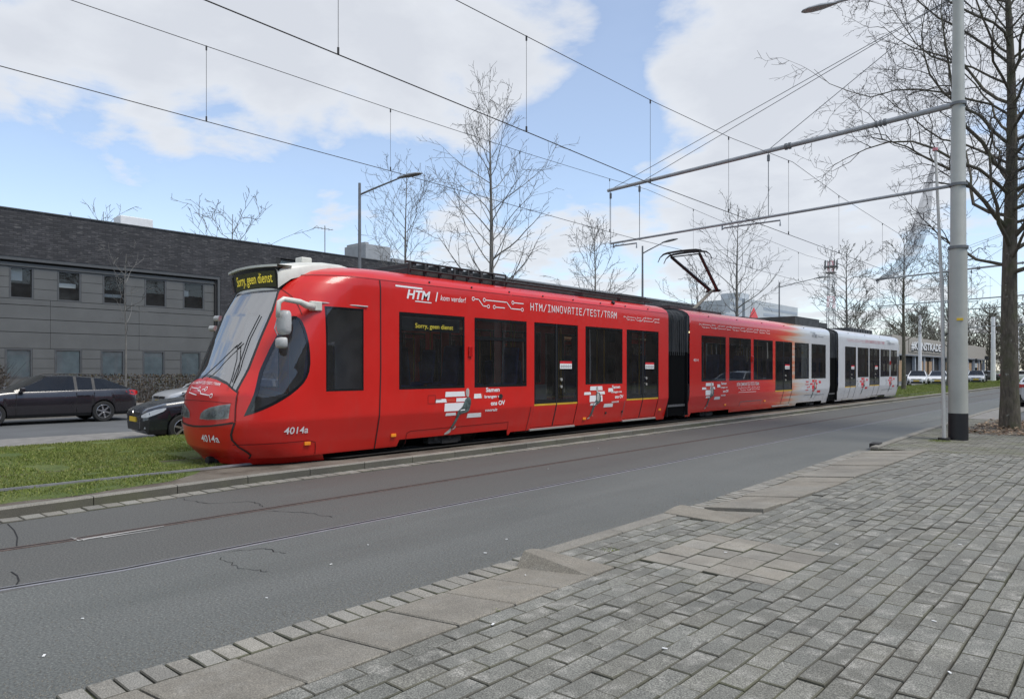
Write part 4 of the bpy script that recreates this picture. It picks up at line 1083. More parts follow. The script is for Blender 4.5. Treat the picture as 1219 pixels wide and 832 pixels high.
# --- near pavement: real stones laid one by one
PZ = .085
mb = MB(); mb.box((-3.045, -8, -.04), (9, 15.0, PZ-.022)); mb.box((-3.66, 4.62, -.04), (-3.048, 6.70, PZ-.024)); mb.box((-3.98, 15.003, -.04), (9, 26, PZ-.023)); struct(mb.build('joint_bed', 'joint'))
mb = MB(); mb.quad((-3.955, -8, .007), (-3.04, -8, .007), (-3.04, 15, .007), (-3.955, 15, .007)); struct(mb.build('joint_sand', 'joint'))
mb = MB(); px, py = .1345, .305
TY0, TY1 = 4.96, 6.16
for i in range(-1, 72):
    x0 = -3.03+i*px; y = -3+(i % 2)*py/2+rng.uniform(-.004, .004); intan = 0 <= i < 8; jx = 0
    while y < 15.0:
        y1 = y+py; a, b = y, y1
        jx = rng.uniform(-.0025, .0025)
        if i < 0:
            if y1 < 4.67 or y > 6.62: y = y1; continue
            a = max(a, 4.64); b = min(b, 6.68)
        if intan:
            if a >= TY0-.03 and b <= TY1+.03: y = y1; continue
            if a < TY0 < b: b = TY0
            if a < TY1 < b and a > TY0-.05: a = TY1
        if b-a > .03: brick(mb, x0+.0028+jx, x0+px-.0028+jx, a+.004, min(b, 15.0)-.004, PZ, .0055, .0035, .025)
        y = y1
# second file of stones between the kerb and the first row where the kerb is full height
for i in range(3):
    y = 4.64-(i % 2)*py/2
    while y < 6.62:
        brick(mb, -3.625+i*.153, -3.625+i*.153+.147, max(y, 4.64)+.003, min(y+py, 6.68)-.004, PZ, .006, .003, .02); y += py
struct(mb.build('pavement', ['paver', 'paver_edge']))
mb = MB()
for i in range(4):
    y = TY0-(.15 if i % 2 else 0)
    x0 = -3.03+i*.269
    while y < TY1:
        y_ = y; y = max(y, TY0)
        yy1 = min(y_+.296, TY1-.004)
        if yy1-y > .04: brick(mb, x0+.004, x0+.265, y+.004, yy1, PZ+.002, .005, .003, .02)
        y = y_+.30
struct(mb.build('pavement_patch', ['paver_tan', 'paver_edge']))
# small greenish clinkers laid across, further on
mb = MB(); j = 0; y = 15.02
while y < 26:
    x = kerb_top(y)+.16-(j % 2)*.1
    while x < 3:
        if not (y > 19.9 and x > -3.35): brick(mb, x, x+.20, y, y+.097, PZ-.002, .005, .003, .02)
        x += .208
    y += .103; j += 1
struct(mb.build('pavement_small', ['paver_small', 'paver_edge']))
mb = MB(); sheet(mb, [(26, -4.25), (200, -4.25)], [(26, -3.3), (200, -3.3)], PZ); struct(mb.build('pavement_far', 'concrete_edge'))
mb = MB(); sheet(mb, [(26, -3.3), (200, -3.3)], [(26, 9), (200, 9)], PZ-.02); struct(mb.build('parking_bay', 'asphalt_far'))
# dropped kerbs: gutter bricks and sloping slabs
mb = MB()
for ya, yb in ((-4, 4.9), (6.6, 15.0)):
    y = ya
    while y < yb:
        x = edge_x(y); brick(mb, x, x+.215, y+.004, min(y+.122, yb), .022, .006, .003, .03); y += .128
struct(mb.build('gutter', ['gutter_brick', 'paver_edge']))
def slab(mb, y0, y1, za=.022, zb=PZ+.004, xa=-3.725, xb=-3.045, lift=0, tilt=0):
    b = .008
    def z(x, y): return za+(zb-za)*(x-xa)/(xb-xa)+lift+(y-y0)*tilt
    T = [(xa+b, y0+b), (xb-b, y0+b), (xb-b, y1-b), (xa+b, y1-b)]; Q = [(xa, y0), (xb, y0), (xb, y1), (xa, y1)]
    V = [(x, y, z(x, y)) for x, y in T]+[(x, y, z(x, y)-.008) for x, y in Q]+[(x, y, z(x, y)-.10) for x, y in Q]
    mb.add(V, [(0, 1, 2, 3), (4, 5, 1, 0), (5, 6, 2, 1), (6, 7, 3, 2), (7, 4, 0, 3), (8, 9, 5, 4), (9, 10, 6, 5), (10, 11, 7, 6), (11, 8, 4, 7)])
mb = MB(); y = -3.7
while y < 3.9:
    y1 = min(y+.512, 3.92) if y < 3.3 else 3.92
    slab(mb, y+.008, y1-.008, lift=rng.uniform(-.006, .008), tilt=rng.uniform(-.012, .012)); y = y1
slab(mb, 3.925, 4.34)
slab(mb, 7.13, 7.46, lift=-.006)
y = 7.47; k = 0
while y < 14.9:
    slab(mb, y+.006, y+.52, xa=edge_x(y)+.225, lift=(.034 if k == 0 else rng.uniform(.0, .02)), tilt=(-.02 if k == 0 else 0)); y += .53; k += 1
struct(mb.build('crossing_slab', 'slab'))
def wedge(mb, ya, yb, rev=False):
    """transition stone: full kerb height at the road, level with the pavement at the back"""
    f = (lambda y: yb-(y-ya)) if rev else (lambda y: y)
    P = [(-3.77, ya-.02, .0), (-3.05, ya-.01, .06), (-3.05, yb, .0), (-3.80, yb, .0), (-3.80, ya+.10, .0),
         (-3.77, ya+.10, .138), (-3.05, ya, PZ+.006), (-3.05, yb, PZ+.004), (-3.795, yb, .100), (-3.795, ya+.22, .128), (-3.78, ya+.12, .137)]
    V = [(x, f(y), z) for x, y, z in P]
    mb.add(V, [(0, 1, 6, 5), (5, 6, 7, 8, 9), (0, 5, 9, 4), (4, 9, 8, 3), (3, 8, 7, 2), (1, 2, 7, 6)])
mb = MB(); wedge(mb, 4.30, 4.63); struct(mb.build('kerb_transition', 'slab', bevel=.008))
mb = MB(); wedge(mb, 6.69, 7.12, True); struct(mb.build('kerb_transition', 'slab', bevel=.008))
mb = MB()
for a, b in ((4.64, 5.65), (5.655, 6.68)): mb.box((-3.795, a, -.05), (-3.632, b, .096))
y = 15.0
while y < 60:
    x0, x1 = kerb_top(y), kerb_top(y+1); mb.add([(x0, y+.004, -.05), (x0+.15, y+.004, -.05), (x1+.15, y+.996, -.05), (x1, y+.996, -.05), (x0, y+.004, .11), (x0+.15, y+.004, .11), (x1+.15, y+.996, .11), (x1, y+.996, .11)],
        [(0, 1, 5, 4), (1, 2, 6, 5), (2, 3, 7, 6), (3, 0, 4, 7), (4, 5, 6, 7)]); y += 1
struct(mb.build('kerb', 'kerb_stone', bevel=.012))
# tree pit with leaf litter
mb = MB()
N_ = 30
V = [(x, y, PZ-.02+.035*mnoise.noise((x*1.7, y*1.7, 0))+.05*math.exp(-((x+2.56)**2+(y-21.7)**2)/.5)) for y in np.linspace(20.0, 26, N_) for x in np.linspace(-3.32, 3, N_)]
mb.add(V, [(j*N_+i, j*N_+i+1, (j+1)*N_+i+1, (j+1)*N_+i) for j in range(N_-1) for i in range(N_-1)]); struct(mb.build('tree_pit', 'soil', smooth=True))
g = NG('dead_leaf'); gi = g.t.nodes.new('ShaderNodeNewGeometry'); g.col(g.ramp(gi.outputs['Random Per Island'], [(0, (.05, .03, .02)), (.5, (.16, .10, .06)), (.85, (.30, .21, .13)), (1, (.45, .38, .28))])); g.rough(.8); MATS['dead_leaf'] = g.m
mb = MB(); lr = random.Random(11)
for _ in range(5200):
    x = lr.uniform(-3.45, 1.5); y = lr.uniform(19.75, 26); s_ = lr.uniform(.02, .055)
    if y < 20 and lr.random() < .7: continue
    a = lr.uniform(0, 6.28); z = PZ+.0+lr.uniform(0, .045)+.05*math.exp(-((x+2.56)**2+(y-21.7)**2)/.5); t = lr.uniform(-.5, .5)
    c_, d_ = math.cos(a)*s_, math.sin(a)*s_
    mb.add([(x-c_, y-d_, z), (x+d_*.6, y-c_*.6, z+t*s_), (x+c_, y+d_, z+.3*s_), (x-d_*.6, y+c_*.6, z-t*s_*.3)], [(0, 1, 2, 3)])
tag(mb.build('leaf_litter', 'dead_leaf', recalc=False), 'brown fallen leaves covering the bare soil round the foot of the big tree', 'leaves', kind='stuff')
def tuft_acc(c, r):
    return lambda x, y: (x-c[0])**2+(y-c[1])**2 < r*r*(.5+.5*abs(mnoise.noise((x*9, y*9, 0)))*2)
for c, r, n, lab in (((-3.27, 17.45), .26, 900, 'small mossy tuft of weeds at the foot of the leaning white post'), ((-3.38, 5.05), .085, 160, 'yellow green weed growing between the paving stones behind the kerb'),
                     ((-3.05, 3.30), .04, 40, 'tiny weed in the joint beside the sloping slabs')):
    w_ = blades('weed', n, (c[0]-r, c[0]+r), (c[1]-r*.9, c[1]+r*.9), .006, .018, 'grass_blade', n, tuft_acc(c, r), lambda x, y: PZ)
    tag(w_, lab, 'weed', kind='stuff')
# scattered bits of litter and pale gravel
mb = MB(); lr = random.Random(5)
for x, y in [(-.73, 4.12), (-2.0, 6.5), (-3.3, 2.95), (-3.2, 2.85), (-2.9, 3.1), (-1.95, 3.45), (-4.5, 5.0), (-5.0, 3.4), (-4.6, 2.6), (-5.3, 4.0), (-4.3, 4.5), (-1.2, 7.2), (-2.6, 5.6), (-3.5, 4.1), (-5.1, 1.6), (-4.6, 1.25), (-7.2, 9), (-8.3, 12), (-3.0, 2.2), (-.95, 4.9)]:
    z = (PZ+.002 if x > -3.0 else .05 if x > -3.7 else .004); s_ = lr.uniform(.005, .010); a = lr.uniform(0, 3)
    mb.obox((x, y, z+.003), [(math.cos(a), math.sin(a), 0), (-math.sin(a), math.cos(a), 0), (0, 0, 1)], (s_*1.5, s_*.6, .002))
tag(mb.build('paper_scrap', 'litter_white'), 'little white scraps and petals strewn over road and pavement', 'litter', kind='stuff')
mb = MB()
for _ in range(9000):
    y = abs(lr.gauss(0, 1))*6+.8; x = lr.uniform(-5.9, -4.0) if lr.random() < .4 else -3.98-abs(lr.gauss(0, .22)); s_ = lr.uniform(.0015, .0042)
    mb.add([(x-s_, y-s_, .001), (x+s_, y-s_, .001), (x, y+s_, .001), (x, y, .001+s_*1.4)], [(0, 1, 3), (1, 2, 3), (2, 0, 3)])
tag(mb.build('grit', 'kerb_stone', recalc=False), 'pale grit scattered on the asphalt along the near kerb', 'grit', kind='stuff')
# --- rails
def curve_off(y): return 0.0 if y > 2.2 else (.16 if y < 1.2 else .16*((2.2-y)))*1.0
def rail(name, xf, zt, label, groove=True, grp=None, head='rail_steel', y1=200):
    ysr = [-6, -2, 0, .8, 1.2, 1.6, 1.9, 2.2, 2.6, 3.2, 4, 6, 10, 20, 40, 80, y1]
    m1, m2 = MB(), MB()
    def seg(m_, a, b, z):
        V = []
        for y in ysr: V += [(xf(y)+a, y, z), (xf(y)+b, y, z), (xf(y)+b, y, z-.03), (xf(y)+a, y, z-.03)]
        m_.add(V, [q for i in range(len(ysr)-1) for q in ((4*i, 4*i+1, 4*i+5, 4*i+4), (4*i+1, 4*i+2, 4*i+6, 4*i+5), (4*i+3, 4*i, 4*i+4, 4*i+7))])
    seg(m1, -.014, .016, zt); 
    if groove:
        seg(m1, -.080, -.066, zt-.001); seg(m2, -.065, -.015, zt-.0035)
    r_ = m1.build(name, head); tag(r_, label, 'rail', grp)
    if groove: m2.build('groove', 'groove', r_)
    return r_
rail('tram_rail', lambda y: -6.09-curve_off(y)*.9, .006, 'near rail of the track set flush in the asphalt', grp='street rails')
rail('tram_rail', lambda y: -7.525-curve_off(y)*.4, .006, 'rusty rail set in the asphalt next to the far gutter', grp='street rails', head='rail_rust')
rail('tram_rail', lambda y: -10.38, .158, 'shiny rail in the grass running under the near side of the tram', groove=False, grp='grass track rails')
rail('tram_rail', lambda y: -11.82, .128, 'rail in the grass running under the far side of the tram', groove=False, grp='grass track rails', head='rail_rust')
# drainage slots / joints across the track and worn white mark
mb = MB()
for (xa, ya, xb, yb) in ((-8.82, 2.07, -7.66, 1.86), (-6.72, 1.60, -6.22, 1.50)):
    p = [Vector((xa+(xb-xa)*t+.0, ya+(yb-ya)*t+.04*math.sin(3*t), .004)) for t in (0, .33, .66, 1)]
    for a, b in zip(p[:-1], p[1:]): mb.quad(a+Vector((0, -.006, 0)), a+Vector((0, .006, 0)), b+Vector((0, .006, 0)), b+Vector((0, -.006, 0)))
struct(mb.build('road_joint', 'groove'))
mb = MB()
for (xa, ya, xb, yb, w_) in ((-7.50, 2.30, -7.50, 3.1, .05), (-7.62, 2.3, -7.42, 2.35, .06), (-7.42, 2.5, -7.38, 3.0, .02)):
    mb.quad((xa-w_, ya, .005), (xa+w_, ya, .005), (xb+w_*.2, yb, .005), (xb-w_*.2, yb, .005))
struct(mb.build('road_marking', 'white_paint'))
def crack(mb, pts, wd):
    P = [Vector((x, y, .0035)) for x, y in pts]; Q = []
    for a, b in zip(P[:-1], P[1:]):
        for k in range(7): Q.append(a.lerp(b, k/7)+Vector((rng.uniform(-.02, .02), rng.uniform(-.03, .03), 0)))
    Q.append(P[-1])
    for a, b in zip(Q[:-1], Q[1:]):
        d = (b-a).normalized(); n = Vector((-d.y, d.x, 0))*wd*rng.uniform(.2, .7)/2
        mb.quad(a-n, a+n, b+n, b-n)
mb = MB(); crack(mb, [(-9.0, 3.9), (-8.4, 3.95), (-8.1, 4.4), (-7.7, 4.3)], .02); crack(mb, [(-7.45, 4.2), (-7.0, 4.45), (-6.6, 4.5)], .018); crack(mb, [(-6.05, 3.0), (-5.9, 3.3), (-5.6, 3.35)], .018); crack(mb, [(-5.9, 2.9), (-5.5, 2.85), (-5.2, 2.95)], .012)
crack(mb, [(-6.0, 22), (-5.0, 24), (-4.9, 27)], .03)
struct(mb.build('road_crack', 'groove'))
# loose kerb bits near the mast
mb = MB(); mb.obox((-4.05, 15.6, .09), [(1, .1, 0), (-.1, 1, 0), (0, 0, 1)], (.09, .2, .04)); tag(mb.build('loose_stone', 'underframe', bevel=.01), 'dark loose clinker lying by the kerb short of the mast', 'stone')
# ================================================================== DARK BRICK BUILDING
g = NG('brick_dark'); s_ = g.sep(g.tc.outputs['Object'])
cb = g.t.nodes.new('ShaderNodeCombineXYZ'); g.link(s_[1], cb.inputs[0]); g.link(s_[2], cb.inputs[1])
bt = g.t.nodes.new('ShaderNodeTexBrick'); g.link(cb.outputs[0], bt.inputs['Vector'])
bt.inputs['Color1'].default_value = (.026, .026, .030, 1); bt.inputs['Color2'].default_value = (.062, .060, .064, 1); bt.inputs['Mortar'].default_value = (.016, .016, .017, 1)
bt.inputs['Scale'].default_value = 1; bt.inputs['Brick Width'].default_value = .30; bt.inputs['Row Height'].default_value = .085; bt.inputs['Mortar Size'].default_value = .010; bt.offset_frequency = 2; bt.inputs['Bias'].default_value = -.15
cbv = g.noise(g.vec(scale=(1, 3.3, 11.8)), 1.0, 1, .5)
c_ = g.mix(g.ramp(cbv, [(.62, 0), (.72, .5)]), bt.outputs['Color'], (.15, .145, .14))
c_ = g.mix(.6, c_, g.ramp(g.noise(g.vec(), .8, 6, .6), [(.3, .6), (.7, 1.35)]), 'MULTIPLY')
g.col(c_); g.rough(.75); g.bump(bt.outputs['Fac'], -.4, .01); MATS['brick_dark'] = g.m
simple('panel_grey', (.105, .107, .104), .55, var=.10, scale=1.2)
simple('frame_grey', (.075, .078, .080), .5)
simple('joint_dark', (.02, .02, .021), .8)
simple('room_dark', (.018, .018, .02), .9)
simple('room_pale', (.66, .67, .62), .9, var=.2, scale=2)
simple('cornice', (.30, .31, .32), .5)
simple('unit_white', (.72, .72, .72), .5, var=.08)
glass('window_glass', (.80, .84, .84), fr=1.5, dirt=.12)
BX = -36.0
def facade_window(b, y0, y1, z0, z1, room, xf=BX-.12, bar=False):
    mb = MB(); t = .07
    for a in ((y0, y0+t, z0, z1), (y1-t, y1, z0, z1), (y0+t, y1-t, z0, z0+t), (y0+t, y1-t, z1-t, z1)): mb.box((xf-.10, a[0], a[2]), (xf+.0, a[1], a[3]))
    if bar: mb.box((xf-.09, y0+t, z0+(z1-z0)*.35), (xf-.01, y1-t, z0+(z1-z0)*.35+.05))
    f = mb.build('window', 'frame_grey', b)
    mb = MB(); mb.quad((xf-.06, y0+t, z0+t), (xf-.06, y1-t, z0+t), (xf-.06, y1-t, z1-t), (xf-.06, y0+t, z1-t)); mb.build('pane', 'window_glass', f)
    rd = .55 if room == 'room_dark' else .085; e_ = .2 if rd > .3 else -.04
    mb = MB(); mb.quad((xf-rd, y0-e_, z0-e_), (xf-rd, y1+e_, z0-e_), (xf-rd, y1+e_, z1+e_), (xf-rd, y0-e_, z1+e_)); mb.build('room', room, f)
    return f
bld = thing('office_building', 'long two-storey dark brick and grey panel office building behind the tram', 'building', (BX, 25, 0))
mb = MB(); YA, YB = -42.0, 71.5; RY = 17.75
mb.box((BX-.6, YA, 6.42), (BX, RY, 8.42)); mb.box((BX-.6, RY, 0), (BX, 20.9, 8.42)); mb.box((BX-.6, 20.9, 7.80), (BX, YB, 8.42)); mb.box((BX-.6, 20.9, 0), (BX, YB, 6.25))
mb.box((BX-14, YB-.4, 0), (BX-.6, YB, 8.42)); mb.box((BX-14, YA, 0), (BX-.6, YA+.4, 8.42))
mb.build('brick_wall', 'brick_dark', bld)
mb = MB(); mb.box((BX-14, YA+.4, 8.2), (BX-.6, YB-.4, 8.26)); mb.build('roof', 'roof_dark', bld)
mb = MB(); mb.box((BX-.62, YA, 8.42), (BX+.04, YB, 8.47)); mb.build('coping', 'frame_grey', bld)
mb = MB(); mb.box((BX-.62, 36, 8.47), (BX-.1, YB, 8.60)); mb.build('roof_edge', 'cornice', bld)
upw = [(-3.4, -2.4), (-1.6, -.6), (.3, 1.25), (2.2, 3.15), (4.2, 5.1), (6.3, 7.3), (8.55, 9.45), (10.35, 11.3), (12.2, 13.2), (14.05, 15.07), (15.9, 16.97)]
loww = [(-3.3, -2.2), (-1.3, -.2), (.7, 1.8), (2.6, 3.7), (4.5, 5.6), (6.4, 7.5), (8.4, 9.4), (10.25, 11.33), (12.12, 13.14), (13.97, 15.0), (15.77, 16.8)]
ZU0, ZU1, ZL0, ZL1 = 4.65, 6.02, 1.22, 2.52
mb = MB(); PX = BX-.20
def boards(z0, z1, cuts):
    ys_ = [YA+.0]+[v for c in cuts for v in c]+[RY-.25]
    for i in range(0, len(ys_), 2):
        a, b = ys_[i], ys_[i+1]; h = (z1-z0)/max(1, round((z1-z0)/.5)); z = z0
        while z < z1-.01: mb.box((PX-.05, a+.008, z+.008), (PX, b-.008, z+h-.008)); z += h
boards(.1, ZL0, []); boards(ZL0, ZL1, loww)
for z0, z1 in ((ZL1, 3.22), (3.22, 3.79), (3.79, 4.39), (4.39, ZU0)):
    y = YA
    while y < RY-.26: mb.box((PX-.05, y+.006, z0+.012), (PX+.0, min(y+3.72, RY-.25)-.006, z1-.012)); y += 3.72
boards(ZU0, ZU1, upw); mb.box((PX-.05, YA, ZU1+.01), (PX+.05, RY-.25, ZU1+.16))
mb.build('cladding', 'panel_grey', bld)
mb = MB(); mb.box((PX-.62, YA, .0), (PX-.055, RY, .1))
for z0, z1, cuts in ((.1, ZL0, []), (ZL1, ZU0, []), (ZU1, 6.42, []), (ZL0, ZL1, loww), (ZU0, ZU1, upw)):
    ys_ = [YA]+[v for c in cuts for v in c]+[RY]
    for i in range(0, len(ys_), 2): mb.box((PX-.12, ys_[i], z0), (PX-.056, ys_[i+1], z1))
mb.box((BX-.4, RY-.25, 0), (BX-.12, RY-.003, 6.4)); mb.build('backing', 'joint_dark', bld)
mb = MB(); mb.box((BX-.25, YA, 6.27), (BX-.02, RY-.01, 6.415)); mb.box((BX-.25, RY-.14, .1), (BX-.02, RY-.01, 6.27)); mb.build('recess_trim', 'frame_grey', bld)
for k, (a, b) in enumerate(upw): facade_window(bld, a, b, ZU0, ZU1, 'room_dark' if k % 3 else 'room_dark', PX)
for k, (a, b) in enumerate(loww): facade_window(bld, a, b, ZL0, ZL1, 'room_pale', PX)
mb = MB(); mb.quad((PX-.3, 8.65, 5.45), (PX-.3, 9.1, 5.45), (PX-.3, 9.1, 5.95), (PX-.3, 8.65, 5.95)); mb.quad((PX-.3, 10.6, 1.3), (PX-.3, 11.0, 1.3), (PX-.3, 11.0, 2.1), (PX-.3, 10.6, 2.1)); mb.quad((PX-.3, 16.05, 5.3), (PX-.3, 16.3, 5.3), (PX-.3, 16.3, 5.6), (PX-.3, 16.05, 5.6)); mb.quad((PX-.28, 12.3, 5.0), (PX-.28, 13.1, 5.0), (PX-.28, 13.1, 5.15), (PX-.28, 12.3, 5.15)); mb.quad((PX-.4, 10.4, 5.3), (PX-.4, 11.2, 5.3), (PX-.4, 11.2, 5.5), (PX-.4, 10.4, 5.5)); mb.build('roller_blind', 'unit_white', bld)
y = 21.2
while y < 70: facade_window(bld, y, y+1.75, 6.3, 7.75, 'room_pale' if int(y) % 4 else 'room_dark', BX-.15); y += 1.8
mb = MB(); mb.box((BX-.5, 20.9, 6.25), (BX-.45, YB, 7.8)); mb.box((BX-.45, 20.9, 6.25), (BX-.02, 21.2, 7.8)); mb.build('band_backing', 'joint_dark', bld)
# wider building volume beyond the camera side, seen mirrored in the tram's windows
def roof_thing(name, label, cat, a, b, mat, extra=None):
    mb = MB(); mb.box(a, b); 
    if extra: extra(mb)
    o = mb.build(name, mat, None, origin=((a[0]+b[0])/2, (a[1]+b[1])/2, min(a[2], b[2])), bevel=.03); tag(o, label, cat); return o
roof_thing('roof_unit', 'white ventilation box on the parapet, left part of the brick building', 'roof unit', (-37.6, 13.15, 8.26), (-36.7, 14.65, 9.0), 'unit_white', lambda m_: m_.box((-37.4, 14.66, 8.26), (-36.9, 15.2, 8.6)))
roof_thing('roof_unit', 'grey box-shaped rooftop unit beside the lamp post behind the tram', 'roof unit', (-39.5, 27.9, 8.26), (-37.2, 29.9, 9.65), 'cornice', lambda m_: (m_.box((-39.4, 28.0, 9.65), (-37.4, 28.3, 9.8)), m_.box((-39.0, 30.2, 8.26), (-37.4, 34, 9.0))))
mb = MB(); mb.tube([(-38, 25.4, 8.26), (-38, 25.4, 10.5)], .035, 6); mb.tube([(-38, 24.7, 10.3), (-38, 26.0, 10.32)], .02, 5)
for k in range(5): mb.tube([(-38.25, 24.8+k*.25, 10.31), (-37.75, 24.8+k*.25, 10.31)], .012, 4)
tag(mb.build('aerial', 'galv', None, origin=(-38, 25.4, 8.26)), 'thin television aerial standing on the brick roof', 'aerial')
# row of houses across the pavement, behind the photographer (mirrored in glass and paint)
opp = thing('terrace_building', 'brown brick terrace on the photographer\'s side of the street', 'building', (26, 30, 0))
simple('brick_brown', (.10, .065, .05), .85, var=.2)
mb = MB(); mb.box((24, -40, 0), (34, 300, 11.5)); mb.build('brick_wall', 'brick_brown', opp)
mb = MB()
for y in np.arange(-38, 298, 3.2):
    for z in (1.2, 4.6, 8.0): mb.box((23.95, y, z), (23.99, y+1.7, z+1.7))
mb.build('window', 'black_gloss', opp)
# ================================================================== HEDGES, SHRUBS
g = NG('hedge_leaf'); gi = g.t.nodes.new('ShaderNodeNewGeometry'); g.col(g.ramp(gi.outputs['Random Per Island'], [(0, (.035, .028, .02)), (.5, (.085, .06, .04)), (.85, (.13, .10, .06)), (1, (.07, .08, .03))])); g.rough(.85); MATS['hedge_leaf'] = g.m
simple('twig_brown', (.07, .055, .045), .85, var=.3)
def leafbox(n, f, size, seed):
    rg = random.Random(seed); mb = MB()
    for _ in range(n):
        c = Vector(f(rg)); s_ = size*rg.uniform(.5, 1.4)
        a = Vector((rg.gauss(0, 1), rg.gauss(0, 1), rg.gauss(0, 1))).normalized(); b = a.orthogonal().normalized()
        mb.add([c-a*s_, c+b*s_*.6, c+a*s_, c-b*s_*.6], [(0, 1, 2, 3)])
    return mb
def hedge(y0, y1, x, w_, h, label, seed, dens_=420):
    t = thing('hedge', label, 'hedge', (x, (y0+y1)/2, .09))
    n = int(dens_*(y1-y0)*h)
    leafbox(n, lambda r: (x+r.uniform(-1, 1)**3*w_/2 if r.random() < .3 else x+w_/2*r.choice((1, 1, -1))*r.uniform(.7, 1.02), r.uniform(y0, y1), .15+(h*(1+.05*mnoise.noise((r.random()*9, 0, 0))))*r.random()**.75), .045, seed).build('foliage', 'hedge_leaf', t, recalc=False)
    rg = random.Random(seed+1); mb = MB()
    for _ in range(int((y1-y0)*26)):
        a = Vector((x+rg.uniform(-.5, .5)*w_, rg.uniform(y0, y1), .09)); b = a+Vector((rg.uniform(-.2, .2), rg.uniform(-.25, .25), h*rg.uniform(.75, 1.08)))
        m_ = a.lerp(b, .5)+Vector((rg.uniform(-.08, .08), rg.uniform(-.08, .08), 0)); mb.tube([a, m_, b], [.014, .010, .005], 3, False)
    mb.build('stem', 'twig_brown', t)
hedge(9.9, 30, -34.4, .9, 1.25, 'long clipped brown winter hedge in front of the grey facade', 21)
hedge(-12, 6.6, -34.6, .8, .9, 'low brown hedge behind the dark estate car', 22, 300)
t = thing('shrub', 'big rounded leafless shrub at the left edge before the facade', 'shrub', (-33.4, 6.9, .09))
def ball(r):
    while True:
        p = Vector((r.uniform(-1, 1), r.uniform(-1, 1), r.uniform(0, 1)))
        if p.length < 1 and p.length > .35+.3*r.random(): break
    return (-33.4+p.x*1.0, 6.7+p.y*1.35, .2+p.z*2.25)
leafbox(2600, ball, .04, 5).build('foliage', 'hedge_leaf', t, recalc=False)
mb = MB(); rg = random.Random(4)
for _ in range(220):
    d = Vector((rg.gauss(0, .5), rg.gauss(0, .6), 1)).normalized(); e = Vector((d.x*1.6, d.y*1.9, d.z*2.2)); a = Vector((-33.4, 6.7, .09))+Vector((rg.uniform(-.3, .3), rg.uniform(-.3, .3), 0))
    mb.tube([a, a+e*.5+Vector((rg.uniform(-.1, .1), rg.uniform(-.1, .1), 0)), a+e*rg.uniform(.8, 1.1)], [.018, .012, .005], 3, False)
mb.build('stem', 'twig_brown', t)
